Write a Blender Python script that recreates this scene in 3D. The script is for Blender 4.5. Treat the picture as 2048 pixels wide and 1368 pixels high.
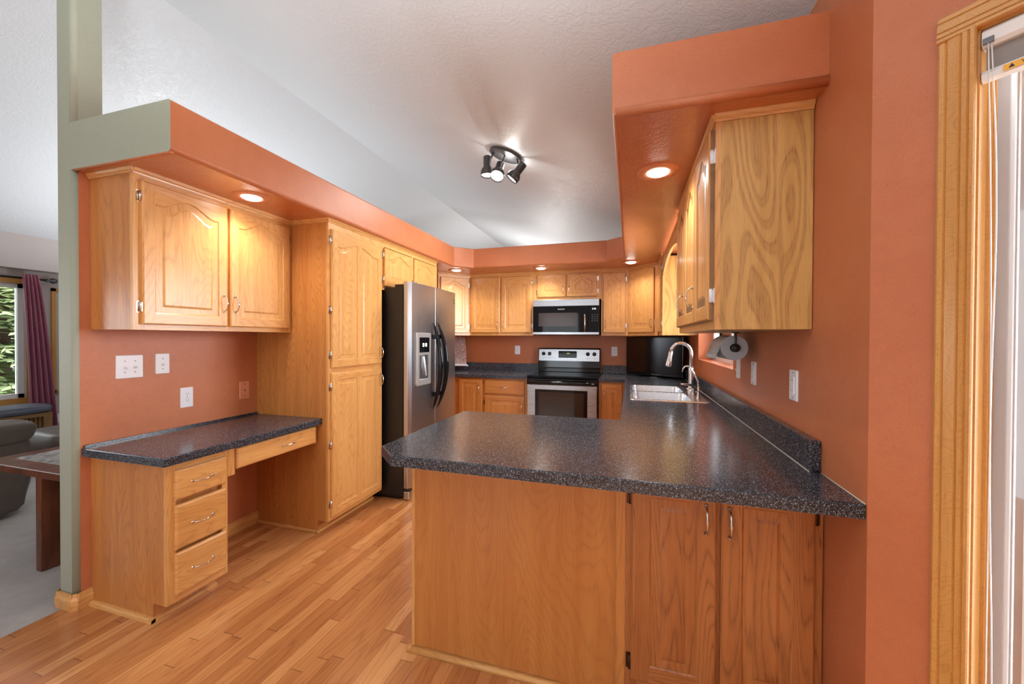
import bpy, bmesh, math, random
from mathutils import Matrix, Vector, noise as mnoise
random.seed(7)
for o in list(bpy.data.objects): bpy.data.objects.remove(o)
SC = bpy.context.scene
COL = SC.collection
PI = math.pi

# ---------------------------------------------------------------- camera
cd = bpy.data.cameras.new('camera'); cam = bpy.data.objects.new('camera', cd); COL.objects.link(cam)
cd.sensor_width = 36; cd.lens = 790.15/2048*36; cd.clip_start = .02
R = Matrix(((0.95796844, 0.28684709, 0.00389982), (-0.28680213, 0.9579447, -0.00929987), (-0.00640345, 0.0077905, 0.99994915)))
right, fwd, up = R[0], R[1], R[2]
M3 = Matrix((right, up, -Vector(fwd))).transposed()
cam.matrix_world = Matrix.Translation((0, 0, 1.35)) @ M3.to_4x4()
SC.camera = cam
# ---------------------------------------------------------------- world / exposure
SC.view_settings.view_transform = 'Standard'; SC.view_settings.look = 'None'
SC.view_settings.gamma = 1; SC.view_settings.use_curve_mapping = False
SC.view_settings.exposure = 0.12
W = bpy.data.worlds.new('sky'); SC.world = W; W.use_nodes = True
bg = W.node_tree.nodes['Background']; bg.inputs[0].default_value = (.86, .93, 1, 1); bg.inputs[1].default_value = 6.0
SPOT_W = 26.0

def lamp(name, kind, loc, power, color=(1, .94, .87), size=.06, spot=120, blend=.8, rot=None, parent=None):
    l = bpy.data.lights.new(name, kind); l.energy = power; l.color = color
    if kind == 'SPOT': l.spot_size = math.radians(spot); l.spot_blend = blend; l.shadow_soft_size = size
    elif kind == 'AREA': l.shape = 'DISK'; l.size = size
    else: l.shadow_soft_size = size
    o = bpy.data.objects.new(name, l); COL.objects.link(o); o.location = loc
    if rot is not None: o.rotation_euler = rot
    if parent: o.parent = parent; o.location = Vector(loc)-parent.location
    return o

def daylight_fill(name, loc, direction, w, h, power, color=(.90, .95, 1)):
    l = bpy.data.lights.new(name, 'AREA'); l.shape = 'RECTANGLE'; l.size = w; l.size_y = h; l.energy = power; l.color = color
    o = bpy.data.objects.new(name, l); COL.objects.link(o); o.location = loc; o.rotation_euler = Vector(direction).to_track_quat('-Z', 'Y').to_euler(); return o
daylight_fill('patio_daylight_fill', (.601+.7071*1.05+.7071*.5, 1.262-.7071*1.05+.7071*.5, 1.1), (-.7071, -.7071, 0), 1.8, 1.9, 330)  # added area lamp outside the patio door, boosts its daylight onto the left wall
daylight_fill('sink_daylight_fill', (1.15, 3.33, 1.65), (-1, 0, -.05), 1.2, .9, 75)  # area lamp added behind the sink window to strengthen the light coming in

# ---------------------------------------------------------------- materials
def srgb(r, g, b):
    f = lambda c: (c/255/12.92 if c/255 <= .04045 else ((c/255+.055)/1.055)**2.4)
    return (f(r), f(g), f(b), 1)
class NT:
    def __init__(s, name):
        s.m = bpy.data.materials.new(name); s.m.use_nodes = True; s.t = s.m.node_tree
        s.b = s.t.nodes['Principled BSDF']; s.out = s.t.nodes['Material Output']
    def n(s, typ, **kw):
        x = s.t.nodes.new('ShaderNode'+typ)
        for k, v in kw.items():
            if k.startswith('i_'): x.inputs[k[2:].replace('_', ' ')].default_value = v
            else: setattr(x, k, v)
        return x
    def l(s, a, b): s.t.links.new(a, b)
    def math(s, op, a, b=0.0, c=0.0, clamp=False):
        x = s.t.nodes.new('ShaderNodeMath'); x.operation = op; x.use_clamp = clamp
        for i, v in enumerate((a, b, c)):
            if hasattr(v, 'links'): s.l(v, x.inputs[i])
            else: x.inputs[i].default_value = v
        return x.outputs[0]
    def ramp(s, fac, stops):
        x = s.t.nodes.new('ShaderNodeValToRGB'); e = x.color_ramp.elements
        while len(e) < len(stops): e.new(.5)
        for i, (p, c) in enumerate(stops):
            e[i].position = p; e[i].color = c if hasattr(c, '__len__') else (c, c, c, 1)
        s.l(fac, x.inputs[0]); return x.outputs[0]
    def mix(s, f, a, b, mode='MIX'):
        x = s.t.nodes.new('ShaderNodeMix'); x.data_type = 'RGBA'; x.blend_type = mode
        for v, i in ((f, 0), (a, 6), (b, 7)):
            if hasattr(v, 'links'): s.l(v, x.inputs[i])
            else: x.inputs[i].default_value = v
        return x.outputs[2]
    def vec(s, x, y, z):
        c = s.t.nodes.new('ShaderNodeCombineXYZ')
        for i, v in enumerate((x, y, z)):
            if hasattr(v, 'links'): s.l(v, c.inputs[i])
            else: c.inputs[i].default_value = v
        return c.outputs[0]
    def noise(s, vec, scale, detail=2, rough=.5, dist=0):
        x = s.n('TexNoise'); x.inputs['Scale'].default_value = scale; x.inputs['Detail'].default_value = detail
        x.inputs['Roughness'].default_value = rough; x.inputs['Distortion'].default_value = dist
        s.l(vec, x.inputs['Vector']); return x.outputs[0]
    def bump(s, h, strength, dist):
        x = s.n('Bump'); x.inputs['Strength'].default_value = strength; x.inputs['Distance'].default_value = dist
        s.l(h, x.inputs['Height']); s.l(x.outputs[0], s.b.inputs['Normal'])
    def set(s, **kw):
        for k, v in kw.items():
            i = s.b.inputs[k.replace('_', ' ')]
            if hasattr(v, 'links'): s.l(v, i)
            else: i.default_value = v
        return s.m
def plain(name, col, rough=.5, metal=0, emit=None, es=1, **kw):
    q = NT(name); q.set(Base_Color=col, Roughness=rough, Metallic=metal)
    if emit: q.set(Emission_Color=emit, Emission_Strength=es)
    q.set(**kw); return q.m

def oak(name, light, mid, dark, rings=11, ru=6.0, rv=.75, line=.75, rough=.34, coat=.25, band=False):
    """plain-sawn oak: UV v runs along the grain (metres), u across it"""
    q = NT(name); tc = q.n('TexCoord'); oi = q.n('ObjectInfo'); sp = q.n('SeparateXYZ'); q.l(tc.outputs['UV'], sp.inputs[0])
    u, v = sp.outputs[0], sp.outputs[1]; rnd = q.math('MULTIPLY', oi.outputs['Random'], 37.0)
    wob = q.noise(q.vec(q.math('MULTIPLY', u, 14), q.math('MULTIPLY', v, 2.4), rnd), 1, 2)
    base = q.noise(q.vec(q.math('MULTIPLY', u, ru), q.math('MULTIPLY', v, rv), rnd), 1, 1, .4)
    f = q.math('MULTIPLY_ADD', wob, .07, base)
    ring = q.math('FRACT', q.math('MULTIPLY', f, rings*2.2))
    lines = q.ramp(ring, [(0, .8), (.1, .15), (.4, 0), (.55, .1), (.68, .75), (.85, .6), (1, 1)]) if band else q.ramp(ring, [(0, .95), (.12, .3), (.45, 0), (.78, .12), (1, 1)])
    fine = q.noise(q.vec(q.math('MULTIPLY', u, 420), q.math('MULTIPLY', v, 16), rnd), 1, 2, .6)
    pores = q.ramp(fine, [(.5, 0), (.68, 1)])
    tone = q.noise(q.vec(q.math('MULTIPLY', u, 26), q.math('MULTIPLY', v, 1.4), rnd), 1, 3)
    c = q.mix(q.ramp(tone, [(.3, 0), (.7, 1)]), light, mid)
    k = q.math('MULTIPLY', lines, q.math('MULTIPLY_ADD', pores, .55, .45))
    c = q.mix(q.math('MULTIPLY', k, line), c, dark)
    c = q.mix(q.math('MULTIPLY', pores, .16), c, dark)
    q.bump(k, .12, .0006)
    return q.set(Base_Color=c, Roughness=rough, Coat_Weight=coat, Coat_Roughness=.22)
OAK = oak('oak', srgb(228, 172, 102), srgb(214, 152, 84), srgb(160, 100, 50), rings=16, line=.62)
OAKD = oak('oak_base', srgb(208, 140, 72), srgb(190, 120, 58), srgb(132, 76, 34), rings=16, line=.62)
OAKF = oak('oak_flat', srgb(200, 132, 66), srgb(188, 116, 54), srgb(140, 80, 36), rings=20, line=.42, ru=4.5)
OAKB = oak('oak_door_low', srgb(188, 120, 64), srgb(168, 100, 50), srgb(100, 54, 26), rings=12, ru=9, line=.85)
OAKP = oak('oak_plywood', srgb(218, 174, 104), srgb(200, 154, 84), srgb(138, 88, 42), rings=6, ru=6.5, rv=1.3, line=.85, coat=.1, rough=.42, band=True)
OAKE = oak('oak_weathered', srgb(150, 112, 70), srgb(128, 92, 56), srgb(92, 62, 36), coat=0, rough=.5)
CASE = oak('oak_casing', srgb(214, 158, 84), srgb(196, 136, 62), srgb(150, 96, 40), rings=16, ru=8, rv=9, line=.5, coat=.3)

def paint(name, col, col2, rough=.42, bs=.25, sc=170, spec=.5, mott=.6, coat=0.0):
    q = NT(name); g = q.n('NewGeometry'); p = g.outputs['Position']
    t = q.noise(p, 2.3, 4, .6); s = q.noise(p, sc, 3, .6); m = q.noise(p, 26, 3, .7)
    c = q.mix(q.math('MULTIPLY', q.ramp(t, [(.35, 0), (.65, 1)]), mott), col, col2)
    c = q.mix(q.math('MULTIPLY', q.ramp(m, [(.45, 0), (.7, 1)]), .35), c, col2)
    w_ = q.noise(p, 240, 2, .7); c = q.mix(q.math('MULTIPLY', q.ramp(w_, [(.56, 0), (.66, 1)]), .14), c, (.08, .02, .008, 1))
    h = q.math('MULTIPLY_ADD', m, .8, s); q.bump(h, bs, .003)
    return q.set(Base_Color=c, Roughness=rough, Specular_IOR_Level=spec, Coat_Weight=coat, Coat_Roughness=.25)
ORANGE = paint('terracotta_paint', srgb(200, 122, 80), srgb(184, 104, 62))
ORANGEG = paint('terracotta_paint_gloss', srgb(204, 122, 78), srgb(190, 106, 62), rough=.26, bs=.9, sc=80, coat=.7)
GREEN = paint('sage_paint', srgb(164, 168, 148), srgb(158, 162, 142), rough=.5, bs=.18)
TAUPE = paint('taupe_paint', srgb(186, 176, 172), srgb(180, 170, 166), rough=.6, bs=.1)
def ceiling_mat():
    q = NT('ceiling_knockdown'); g = q.n('NewGeometry'); p = g.outputs['Position']
    a = q.noise(p, 16, 5, .62, 2.2); b = q.ramp(a, [(.44, 0), (.56, 1)]); c = q.noise(p, 60, 3, .6, 1.0)
    q.bump(q.math('MULTIPLY_ADD', c, .35, b), .30, .004)
    return q.set(Base_Color=srgb(214, 218, 222), Roughness=.5, Specular_IOR_Level=.5)
CEIL = ceiling_mat()
def laminate():
    q = NT('speckled_laminate'); g = q.n('NewGeometry'); p = g.outputs['Position']
    v = q.n('TexVoronoi'); v.inputs['Scale'].default_value = 620; q.l(p, v.inputs['Vector'])
    r = q.n('SeparateColor'); q.l(v.outputs['Color'], r.inputs[0])
    d = q.ramp(r.outputs[0], [(.66, 0), (.88, .2), (.96, .72), (1, 1)])
    n2 = q.noise(p, 900, 2); d2 = q.ramp(n2, [(.55, 0), (.7, 1)])
    c = q.mix(d, srgb(22, 24, 30), srgb(176, 188, 206)); c = q.mix(q.math('MULTIPLY', d2, .25), c, srgb(110, 112, 118))
    return q.set(Base_Color=c, Roughness=q.math('MULTIPLY_ADD', d, .12, .18), Specular_IOR_Level=.62)
LAM = laminate()
def floor_mat():
    q = NT('oak_strip_floor'); g = q.n('NewGeometry'); s = q.n('SeparateXYZ'); q.l(g.outputs['Position'], s.inputs[0])
    x = q.math('DIVIDE', s.outputs[0], .0572); row = q.math('FLOOR', x)
    wn = q.n('TexWhiteNoise', noise_dimensions='1D'); q.l(row, wn.inputs['W'])
    y = q.math('MULTIPLY_ADD', wn.outputs[0], 9.0, q.math('DIVIDE', s.outputs[1], .78)); cell = q.math('FLOOR', y)
    w2 = q.n('TexWhiteNoise', noise_dimensions='2D'); q.l(q.vec(row, cell, 0), w2.inputs[0]); sc = q.n('SeparateColor'); q.l(w2.outputs[1], sc.inputs[0])
    gx = q.math('ABSOLUTE', q.math('SUBTRACT', q.math('FRACT', x), .5)); gy = q.math('ABSOLUTE', q.math('SUBTRACT', q.math('FRACT', y), .5))
    gap = q.math('MAXIMUM', q.ramp(gx, [(.482, 0), (.496, 1)]), q.ramp(gy, [(.4985, 0), (.4995, 1)]))
    off = q.math('MULTIPLY', sc.outputs[1], 60)
    u = q.math('MULTIPLY', s.outputs[0], 9); v = q.math('MULTIPLY', s.outputs[1], .9)
    n1 = q.noise(q.vec(u, v, off), 1, 1.5, .5); ring = q.math('FRACT', q.math('MULTIPLY', n1, 15)); ln = q.ramp(ring, [(0, .9), (.2, .15), (.7, 0), (1, 1)])
    fine = q.noise(q.vec(q.math('MULTIPLY', s.outputs[0], 420), q.math('MULTIPLY', s.outputs[1], 12), off), 1, 2, .6)
    k = q.math('MULTIPLY', ln, q.ramp(fine, [(.4, .25), (.66, 1)]))
    c = q.ramp(sc.outputs[0], [(0, srgb(176, 110, 60)), (.35, srgb(192, 126, 73)), (.7, srgb(204, 138, 82)), (1, srgb(216, 154, 96))])
    c = q.mix(q.math('MULTIPLY', k, .55), c, srgb(120, 64, 30)); c = q.mix(q.math('MULTIPLY', gap, .7), c, srgb(70, 36, 16))
    q.bump(gap, -.25, .001)
    return q.set(Base_Color=c, Roughness=.27, Specular_IOR_Level=.5, Coat_Weight=.3, Coat_Roughness=.14)
FLOOR = floor_mat()
def carpet_mat():
    q = NT('grey_carpet'); g = q.n('NewGeometry'); p = g.outputs['Position']
    a = q.noise(p, 300, 3, .7); b = q.noise(p, 6, 4, .6)
    c = q.mix(q.ramp(b, [(.3, 0), (.7, 1)]), srgb(226, 218, 212), srgb(204, 196, 190)); c = q.mix(q.math('MULTIPLY', a, .4), c, srgb(170, 162, 158))
    q.bump(a, .9, .01); return q.set(Base_Color=c, Roughness=.95)
CARPET = carpet_mat()
def brushed(name, col, rough=.27, ax=1, amt=.12):
    q = NT(name); g = q.n('NewGeometry'); s = q.n('SeparateXYZ'); q.l(g.outputs['Position'], s.inputs[0])
    k = [260, 260, 260]; k[ax] = 3
    n = q.noise(q.vec(*[q.math('MULTIPLY', s.outputs[i], k[i]) for i in range(3)]), 1, 2)
    q.bump(n, .04, .001)
    return q.set(Base_Color=col, Metallic=1.0, Roughness=q.math('MULTIPLY_ADD', n, amt, rough-amt/2))
STEEL = brushed('brushed_steel', srgb(196, 202, 208), .30, 2)
STEELX = brushed('brushed_steel_level', srgb(180, 184, 188), .28, 0)
SINKM = brushed('sink_steel', srgb(222, 228, 234), .26, 1)
NICKEL = plain('brushed_nickel', srgb(206, 206, 206), .22, 1)
CHROME = plain('polished_handle', srgb(226, 216, 204), .14, 1)
BRONZE = plain('dark_hinge', srgb(84, 62, 48), .35, 1)
GUN = plain('gunmetal', srgb(92, 92, 94), .38, .7)
GUND = plain('dark_gunmetal', srgb(58, 58, 60), .4, .6)
BLK = plain('gloss_black', (.006, .006, .007, 1), .08, Specular_IOR_Level=.35)
BLKM = plain('satin_black', (.012, .012, .012, 1), .33)
GLASSB = plain('black_glass', (.005, .005, .006, 1), .035, Specular_IOR_Level=.16)
OVENG = plain('oven_window_glass', srgb(58, 44, 34), .06, Specular_IOR_Level=.25)
MWG = plain('microwave_window_glass', srgb(60, 50, 46), .12, Specular_IOR_Level=.2)
SCREEN = plain('tv_screen', (.006, .005, .005, 1), .10)
WHITE = plain('white_plastic', srgb(238, 240, 244), .3)
WGREY = plain('slot_grey', srgb(120, 124, 132), .5)
DARK = plain('dark_void', (.01, .008, .006, 1), .8)
PEACH = plain('painted_cover', srgb(226, 150, 112), .4)
PAPER = plain('paper_towel', srgb(196, 202, 208), .9)
VINYL = plain('grey_vinyl', srgb(176, 176, 178), .4)
WVIN = plain('white_vinyl', srgb(232, 232, 230), .35)
SHADE = plain('shade_fabric', srgb(150, 144, 140), .85)
TRIMP = plain('painted_light_trim', srgb(214, 140, 104), .35)
def emis(name, col, s):
    return plain(name, (0.8, .8, .8, 1), .5, emit=col, es=s)
LENS = emis('lit_lens', (1, .93, .84, 1), 14)
BULB = emis('lit_bulb', (1, .98, .95, 1), 22)
GRN = emis('green_digits', srgb(150, 230, 90), 1.2)
WDIG = emis('white_digits', (.9, .95, 1, 1), 1.6)
def glass_mat():
    q = NT('window_glass'); t = q.n('BsdfTransparent'); g = q.n('BsdfGlossy'); g.inputs['Roughness'].default_value = .02
    f = q.n('Fresnel'); f.inputs[0].default_value = 1.45; m = q.n('MixShader'); q.l(f.outputs[0], m.inputs[0]); q.l(t.outputs[0], m.inputs[1]); q.l(g.outputs[0], m.inputs[2])
    q.l(m.outputs[0], q.out.inputs[0]); return q.m
GLASS = glass_mat()
def mesh_screen():
    q = NT('insect_screen'); q.set(Base_Color=srgb(150, 128, 112), Roughness=.7, Alpha=.75); return q.m
SCRN = mesh_screen()
def leather(name, a, b):
    q = NT(name); g = q.n('NewGeometry'); p = g.outputs['Position']; n = q.noise(p, 7, 4); q.bump(q.noise(p, 260, 2), .2, .002)
    return q.set(Base_Color=q.mix(n, a, b), Roughness=.42)
LEATH = leather('sofa_leather', srgb(108, 96, 88), srgb(84, 74, 68))
def cloth(name, a, b, ax=2):
    q = NT(name); g = q.n('NewGeometry'); n = q.noise(g.outputs['Position'], 30, 3)
    return q.set(Base_Color=q.mix(n, a, b), Roughness=.45, Sheen_Weight=.4)
CURT = cloth('burgundy_satin', srgb(172, 92, 116), srgb(140, 66, 90))
BENCHC = leather('bench_pad', srgb(104, 108, 122), srgb(84, 88, 102))
def darkwood():
    q = NT('rustic_dark_wood'); g = q.n('NewGeometry'); s = q.n('SeparateXYZ'); q.l(g.outputs['Position'], s.inputs[0])
    n = q.noise(q.vec(q.math('MULTIPLY', s.outputs[0], 12), q.math('MULTIPLY', s.outputs[1], 12), q.math('MULTIPLY', s.outputs[2], 2)), 1, 4, .7)
    return q.set(Base_Color=q.ramp(n, [(.3, srgb(62, 32, 20)), (.55, srgb(112, 62, 40)), (.75, srgb(136, 84, 58))]), Roughness=.28)
DWOOD = darkwood()
def mosaic():
    q = NT('table_mosaic'); g = q.n('NewGeometry'); v = q.n('TexVoronoi'); v.inputs['Scale'].default_value = 42; q.l(g.outputs['Position'], v.inputs['Vector'])
    s = q.n('SeparateColor'); q.l(v.outputs['Color'], s.inputs[0])
    return q.set(Base_Color=q.ramp(s.outputs[0], [(0, srgb(196, 198, 196)), (.5, srgb(160, 158, 152)), (1, srgb(110, 104, 98))]), Roughness=.3)
MOSA = mosaic()
def swirl():
    q = NT('swirl_print'); g = q.n('NewGeometry'); v = q.n('TexVoronoi'); v.inputs['Scale'].default_value = 26; q.l(g.outputs['Position'], v.inputs['Vector'])
    r = q.math('FRACT', q.math('MULTIPLY', v.outputs['Distance'], 4.5)); k = q.ramp(r, [(.35, 0), (.45, 1), (.75, 1), (.85, 0)])
    s = q.n('SeparateColor'); q.l(v.outputs['Color'], s.inputs[0])
    c = q.ramp(s.outputs[0], [(0, srgb(120, 84, 60)), (.5, srgb(150, 60, 60)), (1, srgb(92, 80, 78))])
    return q.set(Base_Color=q.mix(k, c, srgb(232, 226, 220)), Roughness=.6)
SWIRL = swirl()
def leafm():
    q = NT('spruce_needles'); g = q.n('NewGeometry'); n = q.noise(g.outputs['Position'], 3, 4)
    return q.set(Base_Color=q.mix(q.ramp(n, [(.3, 0), (.7, 1)]), srgb(120, 142, 96), srgb(196, 206, 150)), Roughness=.8)
LEAF = leafm(); BARK = plain('bark', srgb(96, 76, 60), .9)
LAWN = plain('lawn', srgb(120, 140, 84), .95)

# ---------------------------------------------------------------- mesh builder
I4 = Matrix.Identity(4)
class MB:
    """collects faces with grain-aligned UVs; ONE mesh object per build()"""
    def __init__(s): s.bm = bmesh.new(); s.uv = s.bm.loops.layers.uv.new('UVMap'); s.mats = []
    def mi(s, m):
        if m not in s.mats: s.mats.append(m)
        return s.mats.index(m)
    def face(s, pts, mat, M=I4, g=(0, 0, 1), seed=0.0, smooth=False, vs=None):
        P = [Vector(p) for p in pts]
        if vs is None: vs = [s.bm.verts.new(M @ p) for p in P]
        try: f = s.bm.faces.new(vs)
        except ValueError: return None
        f.material_index = s.mi(mat); f.smooth = smooth
        n = Vector((0, 0, 0))
        for i in range(len(P)): n += P[i].cross(P[(i+1) % len(P)])
        n = n.normalized() if n.length > 1e-12 else Vector((0, 0, 1)); g = Vector(g)
        if abs(n.dot(g)) > .9: g = Vector((g.y, g.z, g.x))
        c = n.cross(g)
        if c.length < 1e-6: c = Vector((1, 0, 0))
        c.normalize()
        for lp, p in zip(f.loops, P): lp[s.uv].uv = (p.dot(c)+seed*1.37, p.dot(g)+seed*3.1)
        return f
    def box(s, a, b, mat, M=I4, g=(0, 0, 1), seed=0.0):
        x0, x1 = sorted((a[0], b[0])); y0, y1 = sorted((a[1], b[1])); z0, z1 = sorted((a[2], b[2]))
        c = [(x0, y0, z0), (x1, y0, z0), (x1, y1, z0), (x0, y1, z0), (x0, y0, z1), (x1, y0, z1), (x1, y1, z1), (x0, y1, z1)]
        V = [s.bm.verts.new(M @ Vector(p)) for p in c]
        for q in ((0, 3, 2, 1), (4, 5, 6, 7), (0, 1, 5, 4), (1, 2, 6, 5), (2, 3, 7, 6), (3, 0, 4, 7)):
            s.face([c[i] for i in q], mat, M, g, seed, vs=[V[i] for i in q])
        return s
    def prism(s, poly, z0, z1, mat, M=I4, g=(0, 0, 1), seed=0.0, smooth=False, ax='z'):
        """poly: 2D outline extruded; ax picks the axis it is extruded along"""
        def P(p, z): return {'z': (p[0], p[1], z), 'y': (p[0], z, p[1]), 'x': (z, p[0], p[1])}[ax]
        A = [P(p, z0) for p in poly]; B = [P(p, z1) for p in poly]
        va = [s.bm.verts.new(M @ Vector(p)) for p in A]; vb = [s.bm.verts.new(M @ Vector(p)) for p in B]; n = len(poly)
        s.face(A[::-1], mat, M, g, seed, vs=va[::-1]); s.face(B, mat, M, g, seed, vs=vb)
        for i in range(n):
            j = (i+1) % n; s.face([A[i], A[j], B[j], B[i]], mat, M, g, seed, smooth, vs=[va[i], va[j], vb[j], vb[i]])
        return s
    def lathe(s, prof, mat, M=I4, n=24, smooth=True, cap=True):
        rings = []
        for r, z in prof: rings.append([(r*math.cos(2*PI*i/n), r*math.sin(2*PI*i/n), z) for i in range(n)])
        V = [[s.bm.verts.new(M @ Vector(p)) for p in rg] for rg in rings]
        for k in range(len(V)-1):
            for i in range(n):
                j = (i+1) % n
                s.face([rings[k][i], rings[k][j], rings[k+1][j], rings[k+1][i]], mat, M, smooth=smooth, vs=[V[k][i], V[k][j], V[k+1][j], V[k+1][i]])
        if cap:
            if prof[0][0] > 1e-5: s.face(rings[0][::-1], mat, M, vs=V[0][::-1])
            if prof[-1][0] > 1e-5: s.face(rings[-1], mat, M, vs=V[-1])
        return s
    def tube(s, pts, rad, mat, M=I4, n=10, flat=1.0):
        P = [Vector(p) for p in pts]; rr = rad if hasattr(rad, '__len__') else [rad]*len(P)
        rings = []; prev = None
        for k, p in enumerate(P):
            t = (P[min(k+1, len(P)-1)]-P[max(k-1, 0)]).normalized()
            if prev is None:
                a = Vector((0, 0, 1)) if abs(t.z) < .9 else Vector((1, 0, 0)); prev = t.cross(a).normalized()
            u = (prev-t*prev.dot(t)).normalized(); prev = u; w = t.cross(u)
            rings.append([p+u*math.cos(2*PI*i/n)*rr[k]*flat+w*math.sin(2*PI*i/n)*rr[k] for i in range(n)])
        V = [[s.bm.verts.new(M @ p) for p in rg] for rg in rings]
        for k in range(len(V)-1):
            for i in range(n):
                j = (i+1) % n; s.face([rings[k][i], rings[k][j], rings[k+1][j], rings[k+1][i]], mat, M, smooth=True, vs=[V[k][i], V[k][j], V[k+1][j], V[k+1][i]])
        s.face(rings[0][::-1], mat, M, vs=V[0][::-1]); s.face(rings[-1], mat, M, vs=V[-1])
        return s
    def loops(s, L, mat, M=I4, g=(0, 0, 1), seed=0.0, fill=True, smooth=False):
        """bridge closed loops with equal point counts, fill the last"""
        V = [[s.bm.verts.new(M @ Vector(p)) for p in lp] for lp in L]; n = len(L[0])
        for k in range(len(L)-1):
            for i in range(n):
                j = (i+1) % n; s.face([L[k][i], L[k][j], L[k+1][j], L[k+1][i]], mat, M, g, seed, smooth, vs=[V[k][i], V[k][j], V[k+1][j], V[k+1][i]])
        if fill: s.face(L[-1], mat, M, g, seed, vs=V[-1])
        return s
    def build(s, name, parent=None, bevel=0, seg=2, subsurf=0):
        me = bpy.data.meshes.new(name); bmesh.ops.recalc_face_normals(s.bm, faces=s.bm.faces[:])
        off = world_of(parent)
        bmesh.ops.translate(s.bm, verts=s.bm.verts[:], vec=-off)
        s.bm.to_mesh(me); s.bm.free()
        for m in s.mats: me.materials.append(m)
        o = bpy.data.objects.new(name, me); COL.objects.link(o)
        if parent: o.parent = parent
        if bevel:
            b = o.modifiers.new('bevel', 'BEVEL'); b.width = bevel; b.segments = seg; b.limit_method = 'ANGLE'; b.angle_limit = math.radians(40)
        if subsurf:
            b = o.modifiers.new('sub', 'SUBSURF'); b.levels = subsurf; b.render_levels = subsurf
        return o
def world_of(o):
    v = Vector((0, 0, 0))
    while o is not None: v += o.location; o = o.parent
    return v
def thing(name, label, cat, loc=(0, 0, 0), group=None):
    o = bpy.data.objects.new(name, None); COL.objects.link(o); o.location = loc; o.empty_display_size = .1
    return tag(o, label, cat, group)
def tag(o, label, cat=None, group=None):
    o['label'] = label
    if cat: o['category'] = cat
    if group: o['group'] = group
    return o
def struct(o): o['kind'] = 'structure'; return o
def frame(o, u, v):
    u = Vector(u).normalized(); v = Vector(v).normalized(); w = u.cross(v)
    M = Matrix((u, v, w)).transposed().to_4x4(); M.translation = Vector(o); return M
# faces: u to the viewer's right, v up, w out of the face
def FL(x, y, z): return frame((x, y, z), (0, 1, 0), (0, 0, 1))     # left wall run, facing +X
def FB(x, y, z): return frame((x, y, z), (1, 0, 0), (0, 0, 1))     # back wall run, facing -Y
def FR(x, y, z): return frame((x, y, z), (0, -1, 0), (0, 0, 1))    # right wall run, facing -X
def text_mesh(s, size, mat, M, name, parent, ext=.0004):
    c = bpy.data.curves.new('t', 'FONT'); c.body = s; c.size = size; c.extrude = ext; c.align_x = 'CENTER'; c.align_y = 'CENTER'
    t = bpy.data.objects.new('t', c); COL.objects.link(t)
    me = bpy.data.meshes.new_from_object(t); bpy.data.objects.remove(t)
    me.name = name; me.transform(M); me.transform(Matrix.Translation(-world_of(parent))); me.materials.clear(); me.materials.append(mat)
    o = bpy.data.objects.new(name, me); COL.objects.link(o); o.parent = parent; return o

# ---------------------------------------------------------------- cabinet pieces
def handle(parent, M, cx, cy, L=.092, vert=True, mat=CHROME, proj=.028):
    b = MB(); pts = []; rad = []
    for i in range(17):
        t = i/16*2-1; q = math.sqrt(max(0, 1-abs(t)**2.6))
        a = t*L/2; w = .004+proj*q*.9
        pts.append((cx, cy+a, w) if vert else (cx+a, cy, w)); rad.append(.0030+.0022*math.exp(-(t/.28)**2)+.0012*math.exp(-((abs(t)-1)/.08)**2))
    b.tube(pts, rad, mat, M, 10)
    for sg in (-1, 1):
        p = Vector((cx, cy+sg*L/2, 0)) if vert else Vector((cx+sg*L/2, cy, 0))
        b.lathe([(.0075, 0), (.0075, .0025), (.0045, .005), (.004, .007)], mat, M @ Matrix.Translation(p), 12)
    o = b.build('handle', parent); return o
def hinge(parent, M, x, y, side, mat=CHROME, h=.055, t=.02):
    """side -1: hinge on the door's left edge"""
    b = MB(); k = side
    b.box((x+k*.001, y-h/2, 0.0), (x+k*.017, y+h/2, .0022), mat, M)
    b.tube([(x+k*.004, y-h/2*.92, t*.5), (x+k*.004, y+h/2*.92, t*.5)], .0048, mat, M, 10)
    b.box((x+k*.0005, y-h/2*.8, .002), (x+k*.0035, y+h/2*.8, t*.8), mat, M)
    return b.build('hinge', parent)
def arch_top(w0, w1, y1, rise, sh=.84):
    c = (w0+w1)/2; hw = (w1-w0)/2
    def f(x):
        t = abs((x-c)/hw)
        if rise <= 0: return y1
        if t >= sh: return y1-rise
        return y1-rise+rise*(.5*(1+math.cos(PI*t/sh)))**.8
    return f
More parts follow.
